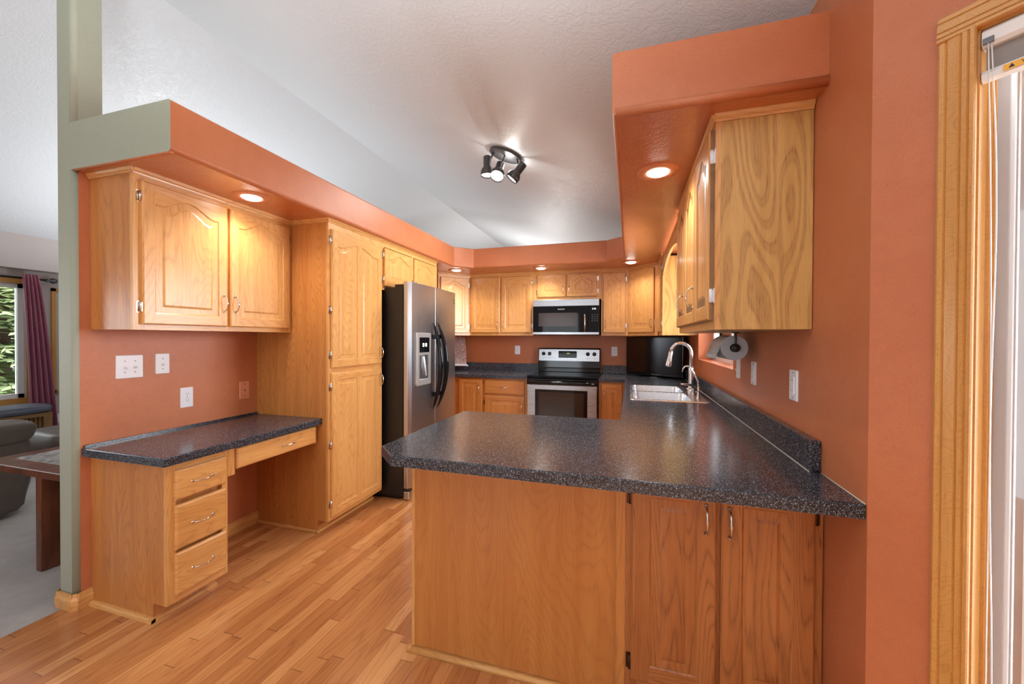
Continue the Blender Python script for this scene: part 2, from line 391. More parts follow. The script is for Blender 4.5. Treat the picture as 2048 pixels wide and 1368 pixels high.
def door(parent, M, w, h, rise=.045, panels=1, handle_at=None, hinges=None, mat=OAK, stile=.052, brail=.055, trail=.045, t=.02, hv=True, hm=CHROME, im=CHROME, seed=None, hl=.092, edge=None, name='door'):
    """raised-panel door, lower-left corner at M's origin"""
    sd = random.random()*20 if seed is None else seed
    b = MB(); x0, x1, y0, y1 = stile, w-stile, brail, h-trail
    f = arch_top(x0, x1, y1, rise)
    gv, gh = (0, 1, 0), (1, 0, 0)
    e = .005; e2 = .006
    # slab body with eased edge
    b.box((0, 0, 0), (w, h, t-e), edge or mat, M, gv, sd+9)
    def rim(d, z): return [(d, d, z), (w-d, d, z), (w-d, h-d, z), (d, h-d, z)]
    A, B = rim(0, t-e), rim(e2, t)
    for i in range(4):
        j = (i+1) % 4; b.face([A[i], A[j], B[j], B[i]], mat, M, gh if i % 2 == 0 else gv, sd)
    # stiles
    for xa, xb, s2 in ((e2, x0, 1), (x1, w-e2, 2)): b.face([(xa, e2, t), (xb, e2, t), (xb, h-e2, t), (xa, h-e2, t)], mat, M, gv, sd+s2)
    b.face([(x0, e2, t), (x1, e2, t), (x1, y0, t), (x0, y0, t)], mat, M, gh, sd+3)
    N = 22 if rise > 0 else 2
    spans = [(x0, x1)] if panels == 1 else [(x0, (x0+x1)/2-.022), ((x0+x1)/2+.022, x1)]
    xs = [x0+(x1-x0)*i/N for i in range(N+1)]
    for i in range(N): b.face([(xs[i], f(xs[i]), t), (xs[i+1], f(xs[i+1]), t), (xs[i+1], h-e2, t), (xs[i], h-e2, t)], mat, M, gh, sd+4)
    if panels == 2:
        a, c = spans[0][1], spans[1][0]
        b.face([(a, y0, t), (c, y0, t), (c, f(c), t), ((a+c)/2, f((a+c)/2), t), (a, f(a), t)], mat, M, gv, sd+5)
    for pi, (a, c) in enumerate(spans):
        def loop(d, z):
            aa, cc = a+d, c-d; n = N if panels == 1 else N//2+1
            # keep the arch shape under inset by remapping x
            pts = [(aa, y0+d, z), (cc, y0+d, z)]
            for i in range(n+1):
                q = i/n; xx = cc+(aa-cc)*q; xo = c+(a-c)*q
                pts.append((xx, f(xo)-d, z))
            return pts
        L = [loop(0, t), loop(.005, t-.004), loop(.007, t-.011), loop(.012, t-.0115), loop(.046 if panels == 1 else .034, t-.002)]
        b.loops(L, mat, M, gv, sd+6+pi)
    d = b.build(name, parent)
    if handle_at: handle(d, M @ Matrix.Translation((0, 0, t)), handle_at[0], handle_at[1], hl, hv, hm)
    if hinges:
        side, ys = hinges
        for y in ys: hinge(d, M, 0 if side < 0 else w, y, side, im, t=t)
    return d
def slab_front(parent, M, w, h, mat=OAK, hx=None, name='drawer', hm=CHROME):
    b = MB(); t = .02; e = .007; sd = random.random()*20; g = (1, 0, 0)
    b.box((0, 0, 0), (w, h, t-.008), mat, M, g, sd)
    def rim(d, z): return [(d, d, z), (w-d, d, z), (w-d, h-d, z), (d, h-d, z)]
    b.loops([rim(0, t-.008), rim(.003, t-.003), rim(.009, t)], mat, M, g, sd)
    o = b.build(name, parent)
    handle(o, M @ Matrix.Translation((0, 0, t)), hx if hx else w/2, h/2, .1, False, hm)
    return o

# ================================================================ ROOM
XL, XR, YB, YG = -2.61, .601, 5.09, 1.236
ZT, ZU, ZSB, ZST = 2.14, 1.385, 2.166, 2.395
FX = -7.1
b = MB(); b.box((-2.69, -2.6, -.05), (3.2, 5.2, 0), FLOOR); struct(b.build('floor'))
b = MB(); b.box((-7.3, -2.6, -.05), (-2.69, 5.2, -.004), CARPET); o = struct(b.build('floor_carpet')); o.name = 'floor.001'
# vaulted ceiling: two long slopes meeting at a ridge; it runs on over the open tops of the partitions
zr, xr, yh = 3.79, -3.25, 2.51
b = MB()
def slab3(p):
    q = [(x, y, z+.12) for x, y, z in p]
    V = [b.bm.verts.new(Vector(v)) for v in p]; U = [b.bm.verts.new(Vector(v)) for v in q]
    b.face(p, CEIL, vs=V); b.face(q, CEIL, vs=U)
YE = 11.2
slab3([(.601, -2.6, 2.5), (.601, YE, 2.5), (xr, YE, zr), (xr, -2.6, zr)])
slab3([(FX, -2.6, 2.5), (xr, -2.6, zr), (xr, YE, zr), (FX, YE, 2.5)])
b.box((.6, -2.6, 2.5), (3.3, 5.2, 2.6), CEIL)
struct(b.build('ceiling'))
# walls
b = MB()
b.box((-2.74, 5.09, 0), (.62, 5.22, ZST), ORANGE); struct(b.build('wall_back'))
b = MB(); wy0, wy1, wz0, wz1 = 2.69, 3.97, 1.165, 2.10
b.box((XR, 1.262, 0), (XR+.2, wy0, 2.52), ORANGE); b.box((XR, wy1, 0), (XR+.2, 5.22, 2.52), ORANGE); b.box((XR, 5.22, 0), (XR+.2, 11.3, 2.52), TAUPE)
b.box((XR, wy0, 0), (XR+.2, wy1, wz0), ORANGE); b.box((XR, wy0, wz1), (XR+.2, wy1, 2.52), ORANGE)
struct(b.build('wall_right'))
# left partition: pony wall with green end cap and post
b = MB()
def rnd_wall(x0, x1, y0, y1, z0, z1, ml, mr, me, r=.022, sq=False):
    pts = [(x0, y1), (x0, y0+r)]
    for i in range(1, 6): a = PI+PI/2*i/6; pts.append((x0+r+r*math.cos(a), y0+r+r*math.sin(a)))
    pts += [(x0+r, y0), (x1-(0 if sq else r), y0)]
    for i in range(1, 6 if not sq else 1): a = -PI/2+PI/2*i/6; pts.append((x1-r+r*math.cos(a), y0+r+r*math.sin(a)))
    pts += ([] if sq else [(x1, y0+r)])+[(x1, y1)]
    n = len(pts)
    A = [(p[0], p[1], z0) for p in pts]; B = [(p[0], p[1], z1) for p in pts]
    va = [b.bm.verts.new(Vector(p)) for p in A]; vb = [b.bm.verts.new(Vector(p)) for p in B]
    b.face(A[::-1], me, vs=va[::-1]); b.face(B, me, vs=vb)
    for i in range(n):
        j = (i+1) % n; xm = (pts[i][0]+pts[j][0])/2; ym = (pts[i][1]+pts[j][1])/2
        m = mr if (xm > x1-.001 and ym > y0+r) else (ml if xm < x0+.001 else me)
        b.face([A[i], A[j], B[j], B[i]], m, smooth=((1 <= i <= 5) or (not sq and 8 <= i <= n-3)), vs=[va[i], va[j], vb[j], vb[i]])
rnd_wall(-2.74, XL, YG, 5.2, 0, ZSB, GREEN, ORANGE, GREEN)
rnd_wall(-2.74, XL+.002, YG, 5.2, ZSB, ZST, GREEN, GREEN, GREEN, sq=True)
rnd_wall(-2.74, XL, YG, 1.352, ZST, 3.72, GREEN, GREEN, GREEN)
struct(b.build('wall_left'))
# soffit ring with rounded lower edge
def soffit():
    b = MB()
    inner = [(-1.936, YG), (-1.936, 4.146), (-1.76, 4.306), (-.248, 4.306), (-.069, 4.17), (-.069, 1.501)]
    outer = [(XL, YG), (XL, 5.09), (XL, 5.09), (XR, 5.09), (XR, 5.09), (XR, 1.501)]
    r = .02; n = len(inner)
    def inward(k):   # normal pointing to the kitchen centre at vertex k (mitred)
        def nn(a, c): d = (Vector(c)-Vector(a)).normalized(); return Vector((d.y, -d.x))
        ns = []
        if k > 0: ns.append(nn(inner[k-1], inner[k]))
        if k < n-1: ns.append(nn(inner[k], inner[k+1]))
        m = sum(ns, Vector((0, 0))); m.normalize(); return m/max(.3, m.dot(ns[0]))
    prof = [(-r, ZSB)]+[(-r+r*math.sin(a), ZSB+r-r*math.cos(a)) for a in (PI/8, PI/4, 3*PI/8, PI/2)]+[(0, ZST-.012), (-.004, ZST-.004), (-.012, ZST)]
    # prof: offset from face toward room(+)/into soffit(-), z
    rows = []
    for k in range(n):
        m = inward(k); p = Vector(inner[k]); rows.append([(p.x+m.x*o, p.y+m.y*o, z) for o, z in prof])
    for k in range(n-1):
        for i in range(len(prof)-1):
            b.face([rows[k][i], rows[k+1][i], rows[k+1][i+1], rows[k][i+1]], ORANGE, smooth=(i < 4))
        o0, o1 = outer[k], outer[k+1]
        bot = [rows[k][0], rows[k+1][0], (o1[0], o1[1], ZSB)]+([(o0[0], o0[1], ZSB)] if o0 != o1 else [])
        b.face(bot, ORANGEG)
        top = [rows[k][-1], rows[k+1][-1], (o1[0], o1[1], ZST)]+([(o0[0], o0[1], ZST)] if o0 != o1 else [])
        b.face(top, ORANGE)
    # near end caps (green on the left, terracotta on the right, rolled lower edge)
    L = rows[0]; ye = L[0][1]
    b.face([(XL+.002, ye, ZSB)]+[(p[0], ye, p[2]) for p in L]+[(XL+.002, ye, ZST)], GREEN)
    Rr = rows[-1]; y0 = Rr[0][1]
    # rolled bottom edge on right end
    ex = [(y0+r, ZSB)]+[(y0+r-r*math.sin(a), ZSB+r-r*math.cos(a)) for a in (PI/8, PI/4, 3*PI/8, PI/2)]
    return b, Rr, y0
b, Rr, y0 = soffit()
b.face([(p[0], y0, p[2]) for p in Rr]+[(XR, y0, ZST), (XR, y0, ZSB)], ORANGE)
struct(b.build('trim_1'))
# rolled nose under the near ends of the soffits
b = MB(); b.tube([(-.069+.012, 1.508, ZSB+.013), (XR, 1.508, ZSB+.013)], .0165, ORANGE, n=16); struct(b.build('trim_2'))
b = MB(); b.tube([(XL, YG+.01, ZSB+.003), (-1.944, YG+.01, ZSB+.003)], .010, ORANGE, n=14); struct(b.build('trim_3'))

# diagonal door wall on the right
r2 = 2**-.5
DM = Matrix(((r2, r2, 0, .601), (-r2, r2, 0, 1.262), (0, 0, 1, 0), (0, 0, 0, 1)))   # x along wall, y outward, z up
s0, s1, zd = .18, 1.98, 2.035
b = MB(); b.box((0, 0, 0), (s0, .12, 2.52), ORANGE, DM); b.box((s1, 0, 0), (3.6, .12, 2.52), ORANGE, DM); b.box((s0, 0, zd), (s1, .12, 2.52), ORANGE, DM)
struct(b.build('wall_door_side'))
D = bpy.data.objects.new('door_1', None); COL.objects.link(D); struct(D)
def casing(name, s_a, s_b, za, zb, horiz):
    b = MB(); w = (zb-za) if horiz else (s_b-s_a)
    prof = [(0, 0), (0, -.010), (.004, -.014), (w*.2, -.014), (w*.24, -.0115), (w*.28, -.0145), (w*.58, -.017), (w*.62, -.0145), (w*.66, -.018), (w*.78, -.018), (w*.82, -.0155), (w*.86, -.019), (w*.96, -.019), (w, -.015), (w, 0)]
    if not horiz:
        P = [(s_a+p[0], p[1]) for p in prof]; b.prism(P, za, zb, CASE, DM, (0, 0, 1), 3.3)
    else:
        P = [(p[1], zb-p[0]) for p in prof]; b.prism(P, s_a, s_b, CASE, DM, (1, 0, 0), 8.1, ax='x')
    return b.build(name, D)
casing('casing', .122, s0+.003, 0, zd+.0, False); casing('casing', s1-.003, s1+.058, 0, zd, False); casing('casing', .122, s1+.058, zd-.003, zd+.058, True)
b = MB()
b.box((s0, -.002, 0), (s0+.006, .12, zd), CASE, DM); b.box((s1-.006, -.002, 0), (s1, .12, zd), CASE, DM); b.box((s0, -.002, zd-.006), (s1, .12, zd), CASE, DM, (1, 0, 0))
b.box((s0+.006, .052, 0), (s0+.012, .12, zd-.006), CASE, DM); b.box((s0+.006, .064, 0), (s0+.017, .12, zd-.006), CASE, DM)
b.build('jamb', D)
b = MB(); b.box((s0+.017, .074, 0), (s0+.035, .13, zd-.006), VINYL, DM); b.box((s0+.035, .082, 0), (s0+.041, .13, zd), WVIN, DM)
b.box((s1-.04, .074, 0), (s1-.006, .13, zd), VINYL, DM); b.box((s0, .074, zd-.05), (s1, .13, zd-.006), VINYL, DM); b.box((s0, .06, 0), (s1, .14, .04), VINYL, DM)
b.build('frame', D)
b = MB(); b.box((s0+.041, .096, .04), (s0+.060, .112, zd-.05), SCRN, DM); b.box((s0+.060, .09, .04), (s0+.064, .125, zd-.05), WVIN, DM); b.build('screen_track', D)
b = MB(); b.box((s0+.064, .104, .04), (1.08, .108, zd-.05), GLASS, DM); b.box((1.08, .085, .04), (1.15, .13, zd-.05), WVIN, DM); b.box((1.15, .104, .04), (s1-.04, .108, zd-.05), GLASS, DM); b.build('glass_panel', D)

# window over the sink (its opening is in wall_right)
Wn = bpy.data.objects.new('window_1', None); COL.objects.link(Wn); struct(Wn)
b = MB()
for a, c in (((XR+.12, wy0, wz0), (XR+.17, wy0+.05, wz1)), ((XR+.12, wy1-.05, wz0), (XR+.17, wy1, wz1)), ((XR+.12, wy0, wz0), (XR+.17, wy1, wz0+.05)), ((XR+.12, wy0, wz1-.05), (XR+.17, wy1, wz1)), ((XR+.13, 3.30, wz0), (XR+.16, 3.35, wz1))): b.box(a, c, WVIN)
b.build('window_frame', Wn); b = MB(); b.box((XR+.142, wy0+.05, wz0+.05), (XR+.146, wy1-.05, wz1-.05), GLASS); b.build('pane', Wn)

b = MB(); ry = -2.6
b.box((-7.3, ry-.12, 0), (-2.6, ry, 4), TAUPE); b.box((-1.5, ry-.12, 0), (3.3, ry, 4), TAUPE); b.box((-2.6, ry-.12, 0), (-1.5, ry, .8), TAUPE); b.box((-2.6, ry-.12, 2.1), (-1.5, ry, 4), TAUPE)
struct(b.build('wall_rear'))
b = MB(); b.box((3.1, -2.7, 0), (3.22, -1.2, 2.55), ORANGE); struct(b.build('wall_nook'))
# baseboards
def baseb(name, path, h=.082, t=.014, mat=OAK):
    b = MB()
    for (x0, y0), (x1, y1) in zip(path[:-1], path[1:]):
        d = Vector((x1-x0, y1-y0, 0)); L = d.length; M = frame((x0, y0, 0), d, (0, 0, 1))
        P = [(0, 0), (t*.7, 0), (t*.75, h*.25), (t, h*.3), (t, h*.62), (t*.55, h*.78), (t*.45, h), (0, h)]
        b.prism([(p[1], p[0]) for p in P], -t*.5, L+t*.5, mat, M @ Matrix(((0, 0, 1, 0), (1, 0, 0, 0), (0, 1, 0, 0), (0, 0, 0, 1))), (0, 0, 1), random.random()*9)
    return struct(b.build(name))
baseb('baseboard_left', [(-2.745, 1.55), (-2.745, YG+.012), (-2.728, YG-.004), (-2.622, YG-.004), (-2.607, YG+.010), (-2.607, 1.297)])
baseb('baseboard_kneehole', [(-2.609, 1.60), (-2.609, 2.22)])

# living room far wall with window, boxed soffit
b = MB(); lw0, lw1, lz0, lz1 = -1.6, 2.93, .60, 1.99
b.box((FX-.15, -2.6, 0), (FX, lw0, 2.6), TAUPE); b.box((FX-.15, lw1, 0), (FX, 11.2, 2.6), TAUPE)
b.box((FX-.15, lw0, 0), (FX, lw1, lz0), TAUPE); b.box((FX-.15, lw0, lz1), (FX, lw1, 2.6), TAUPE)
b.box((FX, -2.6, 2.155), (FX+.18, 5.09, 2.6), TAUPE)
struct(b.build('wall_living'))
b = MB(); b.box((FX, 5.09, 0), (-2.74, 5.22, 2.55), TAUPE); struct(b.build('wall_living_back'))
b = MB(); b.box((FX-.1, 11.15, 0), (.9, 11.3, 3.95), TAUPE); struct(b.build('wall_far'))
b = MB(); b.box((FX, 5.2, -.05), (.9, 11.2, -.002), CARPET); struct(b.build('floor_far'))
Wl = bpy.data.objects.new('window_2', None); COL.objects.link(Wl); struct(Wl)
b = MB()
for a, c, g in (((FX, lw0-.06, lz0-.06), (FX+.02, lw0, lz1+.06), (0, 0, 1)), ((FX, lw1, lz0-.06), (FX+.02, lw1+.06, lz1+.06), (0, 0, 1)), ((FX, lw0-.06, lz0-.07), (FX+.03, lw1+.06, lz0), (0, 1, 0)), ((FX, lw0-.06, lz1), (FX+.02, lw1+.06, lz1+.07), (0, 1, 0))): b.box(a, c, CASE, g=g)
b.build('casing', Wl); b = MB()
for a, c in (((FX-.10, lw0, lz0), (FX-.04, lw0+.05, lz1)), ((FX-.10, lw1-.05, lz0), (FX-.04, lw1, lz1)), ((FX-.1, lw0, lz0), (FX-.04, lw1, lz0+.05)), ((FX-.1, lw0, lz1-.05), (FX-.04, lw1, lz1)), ((FX-.1, 2.0, lz0), (FX-.04, 2.06, lz1))): b.box(a, c, WVIN)
b.build('window_frame', Wl); b = MB(); b.box((FX-.075, lw0+.05, lz0+.05), (FX-.07, lw1-.05, lz1-.05), GLASS); b.build('pane', Wl)
b = MB()
for a, c in (((FX, 3.15, .62), (FX+.02, 3.19, 1.97)), ((FX, 3.15, 1.93), (FX+.02, 4.2, 1.97)), ((FX, 3.15, .62), (FX+.02, 4.2, .66)), ((FX, 4.16, .62), (FX+.02, 4.2, 1.97))): b.box(a, c, CASE)
b.box((FX, 3.19, .66), (FX+.008, 4.16, 1.93), TAUPE)
struct(b.build('trim_4'))
b = MB(); b.box((FX, 2.98, 0), (FX+.015, 5.09, .09), OAKD, g=(0, 1, 0)); struct(b.build('baseboard_living'))

# ================================================================ LEFT RUN
def carcass(t, a, c, mat=OAK, near=None, g=(0, 0, 1), name='body'):
    b = MB(); b.box(a, c, mat, g=g, seed=random.random()*9)
    return b.build(name, t, bevel=.0012)
# upper cabinet over the desk
c = thing('wall_cabinet', 'two-door oak wall cabinet hanging over the built-in desk', 'cabinet', (XL, 1.30, ZU))
b = MB(); b.box((XL+.002, 1.300, ZU), (-2.313, 2.224, ZT), OAKD, seed=2.2); b.build('body', c, bevel=.001)
def face_frame(t, M, w, h, op, mat=OAK, th=.018, name='face_frame'):
    """frame boards w x h with rectangular openings op=[(x0,x1,y0,y1)] -> simple: solid board is hidden by doors, so stiles and rails only"""
    b = MB(); sd = random.random()*20
    xs = sorted({0, w} | {o[0] for o in op} | {o[1] for o in op}); ys = sorted({0, h} | {o[2] for o in op} | {o[3] for o in op})
    for i in range(len(xs)-1):
        for j in range(len(ys)-1):
            cx, cy = (xs[i]+xs[i+1])/2, (ys[j]+ys[j+1])/2
            if any(o[0] < cx < o[1] and o[2] < cy < o[3] for o in op): continue
            stile = all(not (o[0] < cx < o[1]) for o in op)
            b.box((xs[i], ys[j], 0), (xs[i+1], ys[j+1], th), mat, M, (0, 1, 0) if stile else (1, 0, 0), sd+(i if stile else 7+j))
    bmesh.ops.remove_doubles(b.bm, verts=b.bm.verts[:], dist=1e-5)
    return b.build(name, t)
M = FL(-2.313, 1.300, ZU); face_frame(c, M, .924, ZT-ZU, [(.05, .45, .05, .70), (.48, .88, .05, .70)])
M = FL(-2.295, 1.330, 1.412); door(c, M, .425, .70, handle_at=(.40, .135), hinges=(-1, (.085, .625)), rise=.055)
M = FL(-2.295, 1.771, 1.412); door(c, M, .427, .70, handle_at=(.028, .135), hinges=(1, (.085, .625)), rise=.055)
def crown(t, M, w, h=.026, mat=OAK, side=None):
    """small cove strip where a cabinet meets the soffit; M at left end, bottom of strip"""
    b = MB(); P = [(0, 0), (0.004, 0), (.006, h*.3), (.012, h*.5), (.016, h*.9), (.016, h), (0, h)]
    X = M @ Matrix(((0, 0, 1, 0), (1*0, 1, 0, 0), (1, 0, 0, 0), (0, 0, 0, 1)))
    b.prism(P, 0, w, mat, X, (0, 0, 1), 4.4)
    return b.build('top_moulding', t)
crown(c, FL(-2.295, 1.300, ZT), .924); crown(c, frame((XL, 1.300, ZT), (1, 0, 0), (0, 0, 1)), .315+.012)

# pantry
c = thing('pantry_cabinet', 'tall oak pantry cabinet with stacked doors beside the refrigerator', 'cabinet', (XL, 2.226, 0))
b = MB(); b.box((XL+.002, 2.226, 0), (-2.065, 2.83, .085), OAKD, seed=5); b.box((XL+.002, 2.226, .085), (-1.995, 2.83, ZT), OAKD, seed=5)
bmesh.ops.remove_doubles(b.bm, verts=b.bm.verts[:], dist=1e-5); b.build('body', c)
face_frame(c, FL(-1.995, 2.226, .085), .604, ZT-.085, [(.03, .57, .03, 1.01), (.03, .57, 1.06, 2.0)])
door(c, FL(-1.977, 2.245, 1.140), .565, .955, rise=.05, panels=2, handle_at=(.538, .09), hinges=(-1, (.09, .40, .88)), trail=.06)
door(c, FL(-1.977, 2.245, .110), .565, .995, rise=0, panels=2, handle_at=(.538, .90), hinges=(-1, (.09, .50, .90)), trail=.05)
crown(c, FL(-1.977, 2.226, ZT), .604); crown(c, frame((XL, 2.226, ZT), (1, 0, 0), (0, 0, 1)), .645)
b = MB(); b.box((XL+.01, 2.208, 0), (-2.052, 2.226, .018), OAK, g=(1, 0, 0)); b.box((-2.065, 2.208, 0), (-2.05, 2.83, .018), OAK, g=(0, 1, 0)); b.build('base_shoe', c, bevel=.004)

# cabinet over refrigerator
c = thing('wall_cabinet', 'shallow oak cabinet bridging the space over the refrigerator', 'cabinet', (XL, 2.832, 1.82))
b = MB(); b.box((XL+.002, 2.832, 1.835), (-1.995, 3.80, ZT), OAK, seed=1); b.build('body', c)
face_frame(c, FL(-1.995, 2.832, 1.75), .968, ZT-1.75, [(.03, .46, .04, .36), (.49, .93, .04, .36)])
door(c, FL(-1.977, 2.848, 1.782), .455, .315, rise=.05, handle_at=(.43, .06), hinges=(-1, (.055, .26)), trail=.036, brail=.045, hl=.08)
door(c, FL(-1.977, 3.320, 1.782), .455, .315, rise=.05, handle_at=(.025, .06), hinges=(1, (.055, .26)), trail=.036, brail=.045, hl=.08)
b = MB(); b.box((XL+.002, 3.785, 0), (-1.977, 3.803, 1.75), OAK, seed=3); b.build('end_panel', c)
crown(c, FL(-1.977, 2.832, ZT), .97)

# refrigerator
f = thing('refrigerator', 'stainless side-by-side refrigerator with black sides and curved black handles', 'refrigerator', (-2.2, 3.32, 0))
b = MB(); b.box((-2.59, 2.872, .03), (-1.803, 3.775, 1.772), BLKM); b.box((-2.5, 2.89, 0), (-1.84, 3.76, .03), BLKM); b.build('body', f, bevel=.004)
b = MB(); b.box((-1.803, 2.88, .03), (-1.775, 3.77, .105), BLKM); b.build('base_grille', f, bevel=.003)
b = MB(); b.box((-1.90, 2.90, 1.772), (-1.80, 3.0, 1.80), BLKM); b.box((-1.83, 2.95, 1.772), (-1.74, 3.0, 1.79), BLKM); b.build('hinge_cover', f, bevel=.006)
b = MB(); b.box((-1.80, 2.873, .005), (-1.745, 2.93, .075), STEEL); b.build('foot_cover', f, bevel=.008)
def fdoor(y0, y1):
    b = MB(); yc = 3.325; pts = []
    def fx(y): return -1.722-.016*((y-yc)/.45)**2
    r = .02; n = 14
    pts.append((-1.795, y0)); 
    for i in range(n+1):
        y = y0+(y1-y0)*i/n; e = 0
        for yy in (y0, y1):
            d = abs(y-yy)
            if d < r and (yy in (2.872, 3.778)): e = r-math.sqrt(max(0, r*r-(r-d)**2))
        pts.append((fx(y)-e, y))
    pts.append((-1.795, y1))
    b.prism(pts[::-1], .10, 1.815, STEEL)
    return b.build('door', f, bevel=.003)
d1 = fdoor(2.872, 3.279); d2 = fdoor(3.285, 3.778)
tag(d1, 'freezer door with ice and water dispenser')
def fhandle(par, y, sg):
    b = MB(); pts = []; rad = []
    for i in range(25):
        t = i/24*2-1; z = 1.10+t*.395; bow = .082*(1-t*t)
        pts.append((-1.722+.004+bow, y+.012*sg*(t*t-1), z)); rad.append(.024*(1-abs(t)**5)*(.6+.4*(1-abs(t)))+.003)
    b.tube(pts, rad, BLK, n=12, flat=.75)
    for z in (1.36, .84): b.box((-1.735, y-.008, z-.02), (-1.69, y+.008, z+.02), BLK)
    b.build('handle', par)
fhandle(d1, 3.235, 1); fhandle(d2, 3.325, -1)
Fd = FL(-1.727, 2.955, .94)
b = MB(); W_, H_ = .25, .455
def rr(x0, x1, y0, y1, r, z, n=5):
    P = []
    for cx, cy, a0 in ((x1-r, y0+r, -PI/2), (x1-r, y1-r, 0), (x0+r, y1-r, PI/2), (x0+r, y0+r, PI)):
        for i in range(n+1): a = a0+PI/2*i/n; P.append((cx+r*math.cos(a), cy+r*math.sin(a), z))
    return P
SILV = plain('dispenser_silver', srgb(196, 192, 188), .35, .6)
b.loops([rr(0, W_, 0, H_, .02, -.01), rr(0, W_, 0, H_, .02, .004), rr(.006, W_-.006, .006, H_-.006, .016, .009)], SILV, Fd, fill=False)
# face plate around recess
for q in (((.006, .006), (W_-.006, .05)), ((.006, .05), (.04, .265)), ((W_-.04, .05), (W_-.006, .265)), ((.006, .265), (W_-.006, H_-.006))):
    b.box((q[0][0], q[0][1], .0), (q[1][0], q[1][1], .009), SILV, Fd)
b.build('dispenser_frame', d1)
b = MB(); rc = plain('dispenser_recess', srgb(170, 172, 172), .35, .3)
b.loops([[(.04, .05, .006), (W_-.04, .05, .006), (W_-.04, .265, .006), (.04, .265, .006)], [(.05, .06, -.005), (W_-.05, .06, -.005), (W_-.05, .255, -.005), (.05, .255, -.005)]], rc, Fd)
b.build('dispenser_recess', d1)
b = MB(); b.tube([(.12, .25, .0), (.13, .16, .010), (.16, .08, .006)], [.012, .009, .006], WHITE, Fd, 8); b.build('dispenser_paddle', d1)
b = MB(); b.box((.04, .285, .009), (W_-.04, .415, .0105), GLASSB, Fd); b.build('dispenser_display', d1)
b = MB(); b.box((.09, .335, .0106), (.115, .365, .0112), WDIG, Fd); b.build('water_icon', d1)
b = MB(); b.box((.135, .335, .0106), (.165, .365, .0112), GRN, Fd); b.build('ice_icon', d1)
text_mesh('FRIGIDAIRE', .016, BLKM, FL(-1.733, 3.69, 1.738), 'badge_text', d2)
text_mesh('Gallery', .030, BLKM, FL(-1.733, 3.69, 1.712), 'badge_text', d2)

# desk
c = thing('desk_drawer_cabinet', 'oak three-drawer base cabinet under the near end of the desk', 'cabinet', (XL, 1.3, 0))
b = MB(); b.box((XL+.002, 1.298, .0), (-2.162, 1.59, .085), OAKD, seed=4); b.box((XL+.002, 1.298, .085), (-2.088, 1.59, .752), OAKD, seed=4); bmesh.ops.remove_doubles(b.bm, verts=b.bm.verts[:], dist=1e-5); b.build('body', c)
face_frame(c, FL(-2.088, 1.298, .085), .292, .667, [(.04, .262, .05, .63)])
for z0, h in ((.575, .143), (.338, .212), (.122, .200)): slab_front(c, FL(-2.070, 1.327, z0), .245, h)
b = MB(); b.prism([(1.298, 0), (1.278, 0), (1.281, .012), (1.288, .018), (1.298, .020)], XL+.01, -2.145, OAK, ax='x', g=(1, 0, 0)); b.box((-2.162, 1.28, 0), (-2.145, 1.59, .018), OAK, g=(0, 1, 0)); b.build('base_shoe', c)
c = thing('desk_apron', 'oak apron with one pencil drawer across the desk kneehole', 'drawer', (-2.07, 1.6, .7))
b = MB(); b.box((-2.088, 1.592, .60), (-2.07, 1.632, .752), OAK); b.box((-2.40, 1.592, .735), (-2.075, 2.222, .752), OAKD, g=(0, 1, 0)); b.box((-2.088, 2.20, .62), (-2.07, 2.222, .752), OAK); b.build('rail', c)
slab_front(c, FL(-2.070, 1.634, .630), .564, .112, hx=.33)
b = MB()
def offset_poly(P, d):
    n = len(P); out = []
    for i in range(n):
        a, q, c2 = Vector(P[i-1]), Vector(P[i]), Vector(P[(i+1) % n]); e1 = (q-a).normalized(); e2 = (c2-q).normalized()
        n1, n2 = Vector((-e1.y, e1.x)), Vector((-e2.y, e2.x)); m = (n1+n2).normalized(); out.append(tuple(q+m*d/max(.3, m.dot(n1))))
    return out
def slab(name, outer, holes, z0, z1, mat, r=.006, parent=None):
    """CCW outline worktop with eased upper edge and a sink hole"""
    b = MB(); bm = b.bm; b.mi(mat); ins = offset_poly(outer, r); ins2 = offset_poly(outer, r*.3)
    def ring(P, z): return [bm.verts.new((p[0], p[1], z)) for p in P]
    L = [ring(outer, z0), ring(outer, z1-r), ring(ins2, z1-r*.3), ring(ins, z1)]
    for k in range(3):
        for i in range(len(outer)):
            j = (i+1) % len(outer); bm.faces.new([L[k][i], L[k][j], L[k+1][j], L[k+1][i]])
    for lvl, z in ((L[3], z1), (L[0], z0)):
        es = []
        for i in range(len(lvl)):
            v1, v2 = lvl[i], lvl[(i+1) % len(lvl)]; e = bm.edges.get((v1, v2)) or bm.edges.new((v1, v2)); es.append(e)
        for H in holes:
            hv = ring(H, z); es += [bm.edges.new((hv[i], hv[(i+1) % len(hv)])) for i in range(len(hv))]
        bmesh.ops.triangle_fill(bm, use_beauty=True, use_dissolve=False, edges=es)
    return b.build(name, parent)
c = thing('desk_countertop', 'low speckled black laminate desktop below the two-door cabinet', 'countertop', (XL, 1.28, .755))
slab('worktop', [(XL+.001, 1.262), (-2.027, 1.262), (-2.027, 2.225), (XL+.001, 2.225)], [], .755, .796, LAM, parent=c)
b = MB(); b.box((XL+.001, 1.27, .796), (XL+.012, 2.225, .808), LAM); b.build('back_lip', c, bevel=.001)

